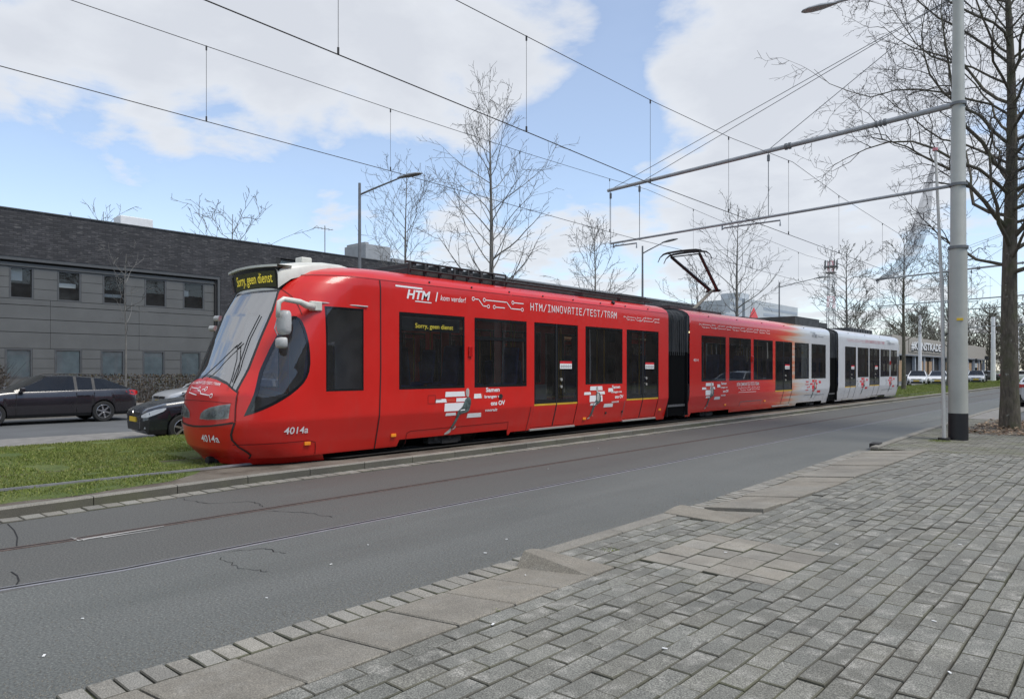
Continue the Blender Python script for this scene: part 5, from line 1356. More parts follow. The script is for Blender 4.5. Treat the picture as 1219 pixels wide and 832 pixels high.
# ================================================================== CARS
simple('tyre', (.018, .018, .018), .85)
simple('alloy', (.42, .42, .43), .3, metal=.8)
simple('plastic_black', (.02, .02, .021), .55)
paint('car_plum', (.014, .0115, .0145), rough=.25, coat=1, dust=.08)
paint('car_navy', (.012, .014, .020), rough=.22, coat=1, dust=.1)
paint('car_silver', (.42, .43, .44), rough=.3, coat=1)
paint('car_white', (.72, .72, .72), rough=.3, coat=1)
paint('car_black', (.014, .014, .016), rough=.25, coat=1)
paint('car_grey', (.12, .13, .14), rough=.3, coat=1)
simple('head_lens', (.34, .36, .38), .15, coat=.8)
def car(label, cat, loc, rz, L, W, H, mat, style='hatch', plate='plate_yellow', detail=True, group=None):
    root = thing('parked_car', label, cat, (0, 0, 0), group)
    h, w = L/2, W/2; fw, rw = h-.84, -h+.78 if style != 'wagon' else -h+1.02
    R_, zc = .345, .315
    cowl = h-1.12; rt = cowl-.78; rr = -h+(.62 if style != 'wagon' else .55); tail = -h+.16
    if style == 'wagon': cowl = h-1.25; rt = cowl-.98; rr = -h+.95; tail = -h+.20
    if style == 'sedan': rr = -h+1.35; tail = -h+.62
    B = [(h, .60), (h-.03, .68), (h-.14, .76), (h-.45, .86), (cowl, .95), (0, .965), (-h+.6, 1.0), (-h+.15, .99), (-h+.02, .93), (-h, .80)]
    Bx = [a for a, b in B][::-1]; Bz = [b for a, b in B][::-1]
    belt = lambda x: float(np.interp(x, Bx, Bz))
    def roof(x):
        pts = [(tail, belt(tail)), (rr, H-(.10 if style == 'wagon' else .07)), ((rr+rt)/2+.2, H+.0), (rt+.1, H-.02), (rt, H-.045), (cowl, belt(cowl))]
        return float(np.interp(x, [p[0] for p in pts], [p[1] for p in pts]))
    def wd(x):
        return w*float(np.interp(x, [-h, -h+.05, -h+.25, -h+.8, 0, h-.9, h-.4, h-.12, h-.03, h], [.80, .90, .965, .99, 1, .995, .965, .88, .78, .66]))
    xs = {h, h-.03, h-.08, h-.14, h-.3, cowl, cowl-.2, cowl-.4, cowl-.6, rt, rt-.15, 0.0, rr, (rr+tail)/2, tail, -h+.1, -h+.03, -h, -h+.3}
    bp_ = [(rt+rr)/2+.05, rr+.33] if style != 'sedan' else [(rt+rr)/2+.05]
    for b in bp_: xs |= {b-.04, b+.04}
    for c in (fw, rw):
        for k in range(-6, 7): xs.add(c+R_*math.sin(k/6*math.pi/2)*1.0)
        xs |= {c-R_-.02, c+R_+.02}
    xs = sorted(x for x in xs if -h <= x <= h)
    xs = [x for i, x in enumerate(xs) if i == 0 or x-xs[i-1] > .008]
    rings = []
    for x in xs:
        W_ = wd(x); bz = belt(x); base = .20 if abs(x) < h-.1 else .30
        az = 0
        for c in (fw, rw):
            if abs(x-c) < R_: az = zc+math.sqrt(R_*R_-(x-c)**2)
        cab = tail+.001 < x < cowl-.001; rz_ = roof(x) if cab else 0
        p = [(0, max(base, az)), (W_*.88, max(base, az)), (W_*.965, max(base+.10, az)), (W_, max(.52, az+.03) if bz > .7 else .5), (W_*.985, max(bz-.12, az+.06)), (W_*.95, bz-.01)]
        if cab:
            k = (rz_-bz)/(H-bz) if H > bz else 0; wr = W_*.95-(.22*max(0, k))
            zt = bz+(rz_-bz)*.93
            p += [(W_*.94, bz+.002), (wr+.01, max(bz+.004, zt)), (wr-.06, max(bz+.006, rz_-.018)), (wr*.6, rz_+.006), (0, rz_+.018)]
        else: p += [(W_*.94, bz), (W_*.86, bz+.012), (W_*.80, bz+.018), (W_*.5, bz+.032), (0, bz+.036)]
        rings.append(p)
    n = len(rings[0]); body, side, scr, black = MB(), (MB(), MB()), MB(), MB()
    V = {}
    for sg in (1, -1):
        verts = [(x, sg*a, b) for x, r in zip(xs, rings) for a, b in r]
        F = {0: [], 1: [], 2: [], 3: []}
        for i in range(len(xs)-1):
            xa, xb = xs[i], xs[i+1]; xm = (xa+xb)/2
            for j in range(n-1):
                q = (i*n+j, (i+1)*n+j, (i+1)*n+j+1, i*n+j+1); k = 0
                if sg < 0: q = q[::-1]
                cab = tail <= xa and xb <= cowl+1e-6
                if cab and j == 6 and not (xb <= rr-.10 and style == 'hatch'):
                    k = 3 if any(abs(xm-b) < .04 for b in bp_) else 1
                if cab and j in (8, 9) and (xa >= rt-1e-6 or xb <= rr+1e-6): k = 2
                if j == 1 or (j == 2 and (xm > h-.15 or xm < -h+.12)): k = 3
                F[k].append(q)
        for k, m_ in ((0, body), (1, side[0 if sg > 0 else 1]), (2, scr), (3, black)): m_.add(verts, F[k])
        for e, i in ((0, 0), (1, len(xs)-1)):
            q = tuple(range(i*n, i*n+n)); body.add(verts, [q])
    def clean(m_, name, mat_, smooth='auto'):
        me = m_.build(name, mat_, root, smooth=smooth)
        bm = bmesh.new(); bm.from_mesh(me.data); bmesh.ops.delete(bm, geom=[v for v in bm.verts if not v.link_faces], context='VERTS'); bmesh.ops.remove_doubles(bm, verts=bm.verts, dist=.0005); bmesh.ops.recalc_face_normals(bm, faces=bm.faces); bm.to_mesh(me.data); bm.free()
        me.data.polygons.foreach_set('use_smooth', [True]*len(me.data.polygons))
        try: me.data.set_sharp_from_angle(angle=R(38))
        except Exception: pass
        return me
    clean(body, 'body', mat); clean(side[0], 'side_window', 'car_glass'); clean(side[1], 'side_window', 'car_glass'); clean(scr, 'windscreen', 'car_glass'); clean(black, 'trim', 'plastic_black')
    mb = MB(); mb.box((-h+.35, -w+.2, .24), (h-.35, w-.2, .5)); mb.box((tail+.4, -w+.25, .5), (cowl-.3, w-.25, .8))
    for x in (rt-.45, (rt+rr)/2-.35): mb.obox((x-.25, .36, 1.0), [(1, 0, -.2), (0, 1, 0), (.2, 0, 1)], (.05, .2, .3)); mb.obox((x-.25, -.36, 1.0), [(1, 0, -.2), (0, 1, 0), (.2, 0, 1)], (.05, .2, .3))
    mb.build('cabin_seats', 'plastic_black', root)
    for c in (fw, rw):
        for sg in (1, -1):
            mb = MB(); y = sg*(w-.105); mb.lathe((c, y, zc), (0, sg, 0), [(-.09, .20), (-.09, .30), (-.07, .315), (.07, .315), (.095, .295), (.095, .215), (.06, .205)], 26)
            wh = mb.build('wheel', 'tyre', root, smooth='auto')
            mb = MB(); mb.lathe((c, y, zc), (0, sg, 0), [(.03, .0), (.055, .03), (.05, .06)], 12); mb.lathe((c, y, zc), (0, sg, 0), [(.085, .212), (.09, .20), (.05, .19)], 26)
            for k in range(6):
                a = 2*math.pi*k/6+.3; d = Vector((math.cos(a), 0, math.sin(a))); q = Vector((-d.z, 0, d.x))
                mb.obox(Vector((c, y+sg*.06, zc))+d*.115, [d, q, (0, 1, 0)], (.085, .022, .012))
            mb.build('rim', 'alloy', wh, smooth='auto')
            mb = MB(); mb.cyl((c, y-sg*.02, zc), (0, 1, 0), .205, .06, 20); mb.build('brake_disc', 'plastic_black', wh)
    def surf(x, z, sg):
        W_ = wd(x); return sg*(W_*float(np.interp(z, [.3, .52, .85, 1.0], [.965, 1.0, .985, .95])))
    for sg in (1, -1):
        mb = MB(); P = []
        for x, z0, z1 in ((h-.02, .58, .63), (h-.10, .58, .69), (h-.26, .64, .75), (h-.42, .71, .78), (h-.48, .76, .785)):
            P.append(((x+.012, surf(x, z0, sg)+sg*.006, z0), (x+.008, surf(x, z1, sg)+sg*.006-sg*.02, z1)))
        for a, b in zip(P[:-1], P[1:]): mb.add([a[0], b[0], b[1], a[1]], [(0, 1, 2, 3)])
        mb.build('headlight', 'head_lens', root)
        mb = MB(); x = -h+.0
        P = []
        for x, z0, z1 in ((-h-.008, .80, .93), (-h+.06, .79, .96), (-h+.22, .82, .96), (-h+.36, .90, .95)):
            P.append(((x, surf(x, z0, sg)+sg*.008, z0), (x, surf(x, z1, sg)*.99+sg*.008, z1)))
        for a, b in zip(P[:-1], P[1:]): mb.add([a[0], b[0], b[1], a[1]], [(0, 1, 2, 3)])
        mb.box((-h-.012, sg*w*.42, .82), (-h+.04, sg*w*.84, .93))
        mb.build('tail_light', 'red_lens', root)
        mb = MB(); mb.obox((cowl-.28, sg*(w+.07), 1.02), [(1, 0, 0), (0, 1, 0), (0, 0, 1)], (.06, .09, .065)); mb.build('door_mirror', mat, root, bevel=.025)
        if detail:
            mb = MB(); mb.obox((h-.07, sg*w*.70, .36), [(1, sg*.3, 0), (-.3*sg, 1, 0), (0, 0, 1)], (.02, .07, .035)); mb.build('fog_lamp', 'head_lens', root, bevel=.01)
            mb = MB()
            for x in (bp_[0]-.18, (bp_[1] if len(bp_) > 1 else rr+.3)+.12): mb.box((x, sg*(w*1.0-.005), .80), (x+.16, sg*(w*1.0+.02), .83))
            mb.build('door_handle', mat, root)
            mb = MB()
            for x in (cowl-.15, bp_[0], (bp_[1] if len(bp_) > 1 else rr+.2)): mb.box((x-.004, sg*(w*1.0-.02), .30), (x+.004, sg*(w*1.0+.002), .92))
            mb.build('door_gap', 'plastic_black', root)
    mb = MB(); mb.box((h-.06, -w*.5, .62), (h+.012, w*.5, .70)); mb.box((h-.06, -w*.55, .28), (h+.008, w*.55, .46)); mb.build('grille', 'plastic_black', root, bevel=.01)
    mb = MB(); mb.cyl((h+.015, 0, .665), (1, 0, 0), .05, .015, 16); mb.build('badge', 'chrome', root)
    mb = MB(); mb.box((h-.02, -.26, .47), (h+.022, .26, .58)); mb.build('number_plate', plate, root)
    mb = MB(); mb.box((-h-.02, -.26, .56), (-h+.02, .26, .67)); mb.build('number_plate', plate, root)
    if style == 'wagon':
        mb = MB()
        for sg in (1, -1): mb.tube([(rt-.15, sg*(w-.24), H+.0), (rt-.3, sg*(w-.25), H+.045), (rr+.2, sg*(w-.25), H+.03), (rr, sg*(w-.25), H-.05)], .016, 6)
        mb.build('roof_rail', 'plastic_black', root)
    root.location = loc; root.rotation_euler = (0, 0, rz); return root
S_ = R(-90)                                # facing -Y, like the tram
car('dark plum estate car parked on the far side of the second road', 'car', (-25.1, 6.85, -.005), S_, 4.72, 1.82, 1.44, 'car_plum', 'wagon')
car('black hatchback with yellow number plate, nose showing beside the tram\'s front', 'car', (-16.95, 8.4, -.04), S_-R(7), 3.97, 1.70, 1.46, 'car_navy', 'hatch')
car('silver hatchback half hidden behind the black one, next to the hedge', 'car', (-25.2, 12.3, -.005), S_, 4.1, 1.76, 1.5, 'car_silver', 'hatch')
far = [('white car, second from the tram\'s tail among the parked row', -16.9, 80, 'car_white', 'hatch'), ('white small van-like car, largest in the row past the tram\'s tail', -15.5, 82, 'car_white', 'wagon'),
       ('dark car tucked closest to the tram\'s tail in the parked row', -19.4, 76, 'car_black', 'sedan'), ('grey car behind the two white ones in the parked row', -15.2, 90, 'car_grey', 'hatch'),
       ('silver car at the right-hand end of the row before the sign building', -14.4, 96, 'car_silver', 'sedan')]
for lab, x, y, m_, st in far: car(lab, 'car', (x, y, .0), S_+R(8), 4.3, 1.76, 1.5, m_, st, detail=False)
for lab, x, y, rz, m_, st in (('black car to the right of the striped post in the distance', -16.8, 118, R(180), 'car_black', 'sedan'), ('dark grey car parked beyond the grey cabinet', -20.0, 117, R(180), 'car_grey', 'hatch'), ('white car furthest away by the tall pale posts', -12.4, 119, R(175), 'car_white', 'hatch')):
    car(lab, 'car', (x, y, 0), rz, 4.3, 1.76, 1.48, m_, st, detail=False)
car('silver-white car at the right edge parked beyond the big tree', 'car', (-3.05, 37.5, .07), R(90), 4.4, 1.78, 1.45, 'car_silver', 'sedan')
car('small white car far off just right of the big trunk', 'car', (-4.2, 128, .0), S_, 4.3, 1.76, 1.48, 'car_white', 'hatch', detail=False)
# ================================================================== CATENARY
def mast(Y, lamp, label, xm=-3.05, arms=True):
    root = thing('catenary_mast', label, 'mast', (xm, Y, PZ), 'overhead line masts along the near pavement')
    mb = MB(); mb.lathe((xm, Y, 0), (0, 0, 1), [(.04, .02), (.04, .188), (4.20, .170), (4.22, .170), (4.26, .152), (7.0, .138), (7.04, .128), (10.35, .098), (10.4, .02)], 28); mb.build('pole', 'mast_paint', root, smooth='auto')
    mb = MB(); mb.lathe((xm, Y, 0), (0, 0, 1), [(.075, .188), (.075, .191), (.66, .188), (.66, .184)], 28); mb.build('base_band', 'band_black', root, smooth='auto')
    mb = MB()
    for z in (4.24, 5.6, 7.35): mb.lathe((xm, Y, 0), (0, 0, 1), [(z-.03, .18 if z < 7 else .15), (z-.03, .195 if z < 5 else .178 if z < 7 else .158), (z+.03, .195 if z < 5 else .178 if z < 7 else .158), (z+.03, .14)], 24)
    mb.build('collar', 'galv_dark', root, smooth='auto')
    mb = MB(); mb.obox((xm+.06, Y-.17, 2.68), [(1, .3, 0), (-.3, 1, 0), (0, 0, 1)], (.06, .012, .025)); mb.build('tag_plate', 'plate_yellow', root)
    mb = MB(); mb.tube([(xm-.12, Y, 7.35), (-12.1, Y, 6.98)], [.062, .048], 10); ar = mb.build('upper_arm', 'galv', root, smooth='auto')
    mb = MB()
    for t in (.16, .40, .41): 
        p = Vector((xm, Y, 7.35)).lerp(Vector((-12.1, Y, 6.98)), t); mb.cyl(p, (1, 0, -.04), .085, .05, 12)
    for t in (.17, .18): 
        p = Vector((xm, Y, 7.35)).lerp(Vector((-12.1, Y, 6.98)), t); mb.cyl(p, (1, 0, -.04), .085, .03, 12)
    mb.build('arm_clamp', 'galv_dark', ar)
    mb = MB(); mb.tube([(xm-.15, Y, 5.60), (-12.0, Y, 5.38)], [.038, .030], 8); lo = mb.build('lower_arm', 'galv', root, smooth='auto')
    mb = MB()
    for x in (-12.0, -11.0, -7.2): z1 = 7.35-(xm-x)*(.37/9.2); mb.tube([(x, Y, z1-.05), (x, Y, 5.60-(xm-x)*.024)], .010, 5); mb.cyl((x, Y, z1-.18), (0, 0, 1), .035, .16, 10)
    mb.build('hanger', 'galv_dark', root)
    mb = MB()
    for x0, x1 in ((-11.9, -11.1), (-8.45, -6.9)):
        z = 5.60-(xm-x0)*.024; mb.tube([(x0, Y, z), (x0, Y, z-.14), (x0+.05, Y, z-.10), (x1, Y, z-.10), (x1, Y, z-.24)], .022, 6)
    mb.build('registration_arm', 'galv', root, smooth='auto')
    mb = MB()
    for x, z0 in ((-12.0, 7.0), (-11.0, 7.02), (-7.25, 7.18)): mb.tube([(xm-.08, Y, 9.7), (x, Y, z0)], .009, 4)
    mb.build('stay_wire', 'galv_dark', root)
    if lamp:
        mb = MB(); mb.tube([(xm, Y, 10.3), (-4.3, Y, 10.33), (-5.6, Y, 10.42)], [.045, .04, .032], 8); mb.build('lamp_arm', 'galv', root, smooth='auto')
        mb = MB(); lamp_head(mb, (-5.95, Y, 10.42), (-1, 0, .06), 1.0); mb.build('lamp_head', 'galv', root, smooth='auto')
    return root
def lamp_head(mb, c, d, k):
    c = Vector(c); d = Vector(d).normalized(); s_ = d.cross(Vector((0, 0, 1))).normalized(); u = s_.cross(d)
    rows = []; n = 12
    for t, w_, h_ in ((-.42, .04, .03), (-.3, .07, .05), (-.05, .13, .075), (.2, .14, .065), (.36, .10, .04), (.42, .03, .015)):
        rows.append([c+d*t*k+s_*math.cos(a)*w_*k+u*math.sin(a)*h_*k*(1 if math.sin(a) > 0 else .55) for a in [2*math.pi*j/n for j in range(n)]])
    L_ = len(rows); mb.add([p for r in rows for p in r], [(i*n+j, i*n+(j+1) % n, (i+1)*n+(j+1) % n, (i+1)*n+j) for i in range(L_-1) for j in range(n)]+[tuple(range(n))[::-1], tuple((L_-1)*n+j for j in range(n))])
simple('mast_paint', (.40, .41, .38), .5, var=.1, scale=1.5)
simple('band_black', (.014, .015, .018), .55)
mast(18.0, True, 'thick pale grey mast with black base band and long arms on the near pavement', -3.03)
mast(46.5, False, 'second overhead line mast, its arms reaching in from the right beyond the first', -3.3)
mast(75, False, 'third overhead line mast along the street, small behind the first', -3.3)
mast(104, False, 'fourth overhead line mast, furthest and smallest', -3.3)
def wire(name, P, r, label, cat='wire', grp=None):
    mb = MB(); mb.tube(P, r, 5, False); o = mb.build(name, 'copper_dark', None, origin=P[0]); tag(o, label, cat, grp); return o
def poly_x(x, T): return [(x, y, z) for y, z in T]
def zof(T, y): return float(np.interp(y, [a for a, b in T], [b for a, b in T]))
TA = [(-12, 5.5), (2.5, 5.53), (9, 5.50), (15, 5.42), (18.0, 5.40), (21, 5.43), (32, 5.40), (46.5, 5.36), (75, 5.3), (104, 5.3), (160, 5.3)]
TB = [(-12, 7.0), (-2, 6.80), (3.3, 6.70), (9, 6.72), (13, 6.78), (16.6, 6.88), (18.6, 6.96), (25, 6.75), (32, 6.6), (40, 6.8), (46.5, 7.05), (60, 6.7), (75, 7.05), (90, 6.7), (104, 7.05), (160, 7)]
TC = [(-12, 5.25), (3.2, 5.17), (8, 5.09), (11.3, 5.02), (18.6, 5.04), (30, 5.08), (46.5, 5.15), (75, 5.2), (104, 5.2), (160, 5.2)]
TD = [(-12, 6.9), (0, 6.5), (6.5, 6.47), (11.6, 6.55), (14.9, 6.68), (18.6, 6.95), (22.3, 6.76), (32, 6.55), (40, 6.8), (46.5, 7.15), (60, 6.7), (75, 7.1), (90, 6.7), (104, 7.1), (160, 7)]
wire('contact_wire', poly_x(-11.1, TA), .007, 'lower wire of the pair over the tram, touched by its pantograph', grp='overhead wires')
mB = wire('messenger_wire', poly_x(-11.1, TB), .006, 'upper carrying wire of the pair above the tram', grp='overhead wires')
wire('contact_wire', poly_x(-6.8, TC), .0075, 'lower wire over the near street track', grp='overhead wires')
mD = wire('messenger_wire', poly_x(-6.8, TD), .006, 'upper carrying wire over the near street track', grp='overhead wires')
for root, x, TU, TL, ysd in ((mB, -11.1, TB, TA, [-3, 1.6, 5.24, 8.92, 12.8, 16.6, 21.5, 26, 31, 36, 41, 50, 56, 62, 68]), (mD, -6.8, TD, TC, [-.2, 4.72, 7.99, 11.5, 14.8, 18.3, 22.3, 27, 32, 37, 42, 50, 56, 62, 68])):
    for y in ysd:
        mb = MB(); zu, zl = zof(TU, y), zof(TL, y); mb.tube([(x, y, zu), (x, y, zl)], .004, 4); mb.cyl((x, y, zu-.03), (0, 0, 1), .014, .07, 6); mb.cyl((x, y, zl+.04), (0, 0, 1), .014, .08, 6); mb.build('dropper', 'copper_dark', root)
# leaning white post with the torn pennant
simple('post_white', (.50, .50, .48), .45, var=.08)
fp = thing('flag_post', 'slender white post leaning beside the thick mast, with a small red cap', 'post', (-3.25, 17.75, PZ))
mb = MB(); mb.tube([(-3.25, 17.75, PZ-.02), (-3.33, 18.0, 3.2), (-3.52, 18.3, 6.5)], [.042, .036, .028], 10); mb.build('shaft', 'post_white', fp, smooth='auto')
mb = MB(); mb.cyl((-3.525, 18.3, 6.54), (0, 0, 1), .055, .06, 12); mb.build('cap', 'decal_pink', fp); mb = MB(); mb.cyl((-3.25, 17.75, PZ+.02), (0, 0, 1), .12, .05, 12); mb.build('foot', 'underframe', fp)
mb = MB(); mb.tube([(-3.31, 17.95, 2.3), (-3.2, 18.2, 2.45), (-3.05, 18.38, 2.5)], .012, 5); mb.build('strap', 'underframe', fp)
m = bpy.data.materials.new('gauze'); m.use_nodes = True; t = m.node_tree; b = t.nodes['Principled BSDF']; b.inputs['Base Color'].default_value = (.13, .13, .145, 1); b.inputs['Roughness'].default_value = .9
nz = t.nodes.new('ShaderNodeTexNoise'); nz.inputs['Scale'].default_value = 3.5; nz.inputs['Detail'].default_value = 5; rp = t.nodes.new('ShaderNodeMapRange'); rp.inputs[1].default_value = .3; rp.inputs[2].default_value = .7; rp.inputs[3].default_value = .2; rp.inputs[4].default_value = .75
tcn = t.nodes.new('ShaderNodeTexCoord'); t.links.new(tcn.outputs['Object'], nz.inputs['Vector']); t.links.new(nz.outputs[0], rp.inputs[0]); t.links.new(rp.outputs[0], b.inputs['Alpha']); MATS['gauze'] = m
mb = MB(); A = [(-3.57, 6.2, .05), (-3.66, 5.9, .12), (-3.80, 5.45, .26), (-3.95, 4.95, .36), (-4.12, 4.5, .36), (-4.32, 4.1, .26), (-4.55, 3.86, .14), (-4.82, 3.72, .02)]
rows = []
for i, (x, z, w_) in enumerate(A):
    r = []
    for j in range(9):
        s_ = j/8-.15; r.append((x+s_*w_*.95, 18.25+.10*math.sin(j*1.9+i*.5)*min(1, w_*3)+.04*i, z-s_*w_*.75+.02*math.sin(j*2.3+i)))
    rows.append(r)
mb.add([p for r in rows for p in r], [(i*9+j, i*9+j+1, (i+1)*9+j+1, (i+1)*9+j) for i in range(len(A)-1) for j in range(8)])
tag(mb.build('pennant', 'gauze', None, smooth=True, origin=(-3.55, 18.25, 6.35), recalc=False), 'torn translucent grey pennant blowing from the top of the leaning white post', 'flag')
# street lamps on the grass verge
def street_lamp(x, y, H_, label, reach=1.1, ry=.7):
    r_ = thing('street_lamp', label, 'street lamp', (x, y, 0), 'street lamps beyond the tram')
    mb = MB(); mb.tube([(x, y, 0), (x, y, H_*.5), (x, y, H_)], [.075, .055, .04], 8); mb.build('pole', 'galv_dark', r_, smooth='auto')
    mb = MB(); mb.tube([(x, y, H_-.35), (x+reach*.3, y+ry*.3, H_-.2), (x+reach, y+ry, H_+.12)], [.03, .028, .022], 6); mb.build('arm', 'galv_dark', r_, smooth='auto')
    mb = MB(); lamp_head(mb, (x+reach+.25*reach/1.5, y+ry+.15, H_+.16), (reach, ry, .18), .9); mb.build('lamp_head', 'galv_dark', r_, smooth='auto')
street_lamp(-17.5, 12.9, 7.15, 'street lamp rising behind the front car of the tram')
street_lamp(-17.5, 28.9, 7.35, 'street lamp between the thin trees left of the pantograph', reach=1.0, ry=.3)
street_lamp(-17.5, 45.5, 7.2, 'street lamp arm among the branches right of the pantograph', reach=2.0)
# ================================================================== TREES
g = NG('bark_grey'); v = g.vec(); g.col(g.ramp(g.noise(g.vec(scale=(1, 1, .3)), 14, 6, .7), [(.3, (.10, .095, .085)), (.7, (.21, .20, .18))])); g.rough(.9); g.bump(g.noise(g.vec(scale=(1, 1, .3)), 30, 5), .5, .02); MATS['bark_grey'] = g.m
g = NG('bark_brown'); v = g.vec()
bk = g.ramp(g.noise(g.vec(scale=(1, 1, .25)), 18, 7, .7), [(.3, (.05, .044, .035)), (.7, (.17, .15, .12))]); bk = g.mix(g.ramp(g.noise(v, 3, 5, .6), [(.45, 0), (.65, .55)]), bk, (.085, .095, .045))
bk = g.mix(g.ramp(g.noise(v, 11, 3, .5), [(.66, 0), (.72, .8)]), bk, (.30, .31, .27))
g.col(bk); g.rough(.92); g.bump(g.noise(g.vec(scale=(1, 1, .25)), 32, 6, .7), .9, .03); MATS['bark_brown'] = g.m
simple('twig_grey', (.135, .13, .12), .9, var=.25)
simple('twig_dark', (.055, .048, .04), .9, var=.3)
simple('twig_russet', (.115, .085, .06), .9, var=.3)
def grow_tree(name, label, base, H, r0, seed, spread=.28, t0=.25, nb=30, up=.9, levels=3, lean=(0, 0), tmat='bark_grey', cmat='twig_grey', kids=(7, 5), rmin=.006, group=None, droop=0, wander=.03, avoid=None, minfork=None, crook=1.0):
    rg = random.Random(seed); base = Vector(base); thick, thin = MB(), MB()
    root = thing(name, label, 'tree', base, group)
    def poly(p, d, L, n, wob, upk):
        P = [p.copy()]; d = d.normalized()
        for i in range(n):
            d = (d+Vector((rg.gauss(0, wob), rg.gauss(0, wob), rg.gauss(0, wob)+upk))).normalized(); P.append(P[-1]+d*L/n)
        return P, d
    P = [base+Vector((lean[0]*t+wander*math.sin(t*9+seed)*t, lean[1]*t+wander*math.cos(t*7+seed)*t, H*t)) for t in [i/16 for i in range(17)]]
    rad = [max(rmin*1.2, r0*(1.18 if i == 0 else 1)*(1-(i/16)**1.15*.97)) for i in range(17)]
    thick.tube(P, rad, 10, False)
    def at(P, t):
        f = t*(len(P)-1); i = min(len(P)-2, int(f)); return P[i].lerp(P[i+1], f-i), (P[i+1]-P[i]).normalized()
    def branch(p, d, L, r, lev):
        n = {1: 9 if crook > 1 else 7, 2: 6 if crook > 1 else 5, 3: 4 if crook > 1 else 3}.get(lev, 3)
        Q, _ = poly(p, d, L, n, .13*crook if lev == 1 else .17*crook, (.07*up if lev == 1 else .05*up)-droop*.05*lev)
        rr = [max(rmin*.7, r*(1-i/n*.85)) for i in range(n+1)]
        (thick if r > .022 else thin).tube(Q, rr, 6 if r > .03 else 3, False)
        if lev >= levels: return
        k = kids[lev-1]; k = max(2, int(k*(.6+.6*rg.random())))
        for i in range(k):
            t = .18+.8*(i+rg.random())/k; q, dd = at(Q, min(.98, t))
            side = dd.cross(Vector((rg.gauss(0, 1), rg.gauss(0, 1), rg.gauss(0, .6)))).normalized()
            nd = (dd*.75+side*rg.uniform(.55, 1.0)+Vector((0, 0, .15*up))).normalized()
            branch(q, nd, L*rg.uniform(.32, .55)*(1-.35*t), max(rmin, r*.42*(1-.4*t)), lev+1)
    for i in range(nb):
        t = t0+(.97-t0)*((i+rg.random()*.6)/nb); q, dd = at(P, t); az = i*2.4+rg.uniform(-.5, .5); el = .45+.35*t+rg.uniform(-.15, .2)
        shape = math.sin(math.pi*min(1, (t-t0)/(1-t0)*.72+.28))**.8
        L = H*spread*(.25+.85*shape)*rg.uniform(.75, 1.15)
        d = Vector((math.cos(az)*math.cos(el*up), math.sin(az)*math.cos(el*up), math.sin(el*up)))
        rb = max(rmin*1.5, r0*.38*(1-t*.82)*rg.uniform(.7, 1.1)); branch(q, d, L, rb, 1)
    thick.build('trunk', tmat, root, smooth=True, recalc=False); thin.build('crown', cmat, root, recalc=False)
    return root
grow_tree('bare_tree', 'tallest slim bare tree behind the middle of the red section', (-17.4, 18.5, 0), 11.2, .13, 3, spread=.27, t0=.32, nb=32, kids=(7, 5), rmin=.008, group='bare trees beyond the tram')
grow_tree('bare_tree', 'bare tree left of the tallest one, next to the street lamp', (-24.2, 20.3, 0), 10.2, .11, 5, spread=.27, t0=.35, nb=26, kids=(7, 5), rmin=.008, group='bare trees beyond the tram', up=1.1)
grow_tree('bare_tree', 'small bare tree half way between the tallest tree and the pantograph', (-19.5, 27.9, 0), 8.4, .10, 8, spread=.28, t0=.35, nb=26, kids=(7, 5), rmin=.010, group='bare trees beyond the tram')
grow_tree('bare_tree', 'bare tree just right of the pantograph', (-17.5, 39.2, 0), 10.6, .14, 12, spread=.32, t0=.35, nb=26, kids=(6, 4), rmin=.011, group='bare trees beyond the tram')
grow_tree('bare_tree', 'faint small bare tree behind the pantograph', (-24, 47, 0), 9, .13, 14, spread=.3, t0=.3, nb=24, kids=(6, 5), rmin=.014, group='bare trees beyond the tram')
grow_tree('bare_tree', 'bare tree close right of the red and white pylon', (-17.5, 59.3, 0), 11, .15, 17, spread=.3, t0=.3, nb=30, kids=(7, 5), rmin=.018, group='bare trees beyond the tram')
grow_tree('bare_tree', 'bare brown-stemmed tree at the tail of the tram', (-13.3, 58.5, .1), 11.5, .15, 19, spread=.26, t0=.3, nb=30, kids=(7, 5), rmin=.016, group='bare trees beyond the tram', tmat='bark_brown')
grow_tree('bare_tree', 'bare tree showing left of the leaning white post', (-13.2, 74, .1), 12.5, .17, 23, spread=.3, t0=.25, nb=30, kids=(7, 5), rmin=.018, group='bare trees beyond the tram')
grow_tree('bare_tree', 'pale spreading treetop showing over the brick building', (-44, 22.5, 0), 11.6, .2, 29, spread=.42, t0=.45, nb=16, kids=(6, 4), rmin=.018, up=.7, group='treetops over the roof')
grow_tree('bare_tree', 'wispy treetop above the white roof box', (-46, 15.5, 0), 10.9, .18, 31, spread=.3, t0=.5, nb=10, kids=(4, 3), rmin=.014, up=.8, group='treetops over the roof')
grow_tree('bare_tree', 'large bare tree with mossy brown trunk at the right edge', (-2.56, 21.9, PZ), 14.5, .215, 41, spread=.31, t0=.27, nb=64, kids=(10, 7, 5), levels=4, rmin=.006, tmat='bark_brown', cmat='twig_dark', up=.85, droop=.15, wander=.08, crook=1.7)
grow_tree('bare_tree', 'thin sapling with few crooked branches before the grey facade', (-31, 11.3, .1), 6.2, .05, 61, spread=.28, t0=.45, nb=9, kids=(4, 3), rmin=.010, cmat='twig_grey')
names = ['leftmost', 'second', 'third', 'fourth', 'fifth', 'sixth', 'seventh', 'eighth', 'ninth', 'tenth', 'eleventh', 'twelfth', 'thirteenth', 'fourteenth', 'fifteenth', 'sixteenth', 'seventeenth', 'eighteenth']
protos = []
rgf = random.Random(77)
spots = [(-46+rgf.uniform(-4, 4)+i*3.4*(1), 205-i*.5+rgf.uniform(-14, 14)) for i in range(14)]
spots.sort(key=lambda p: p[0]/p[1])
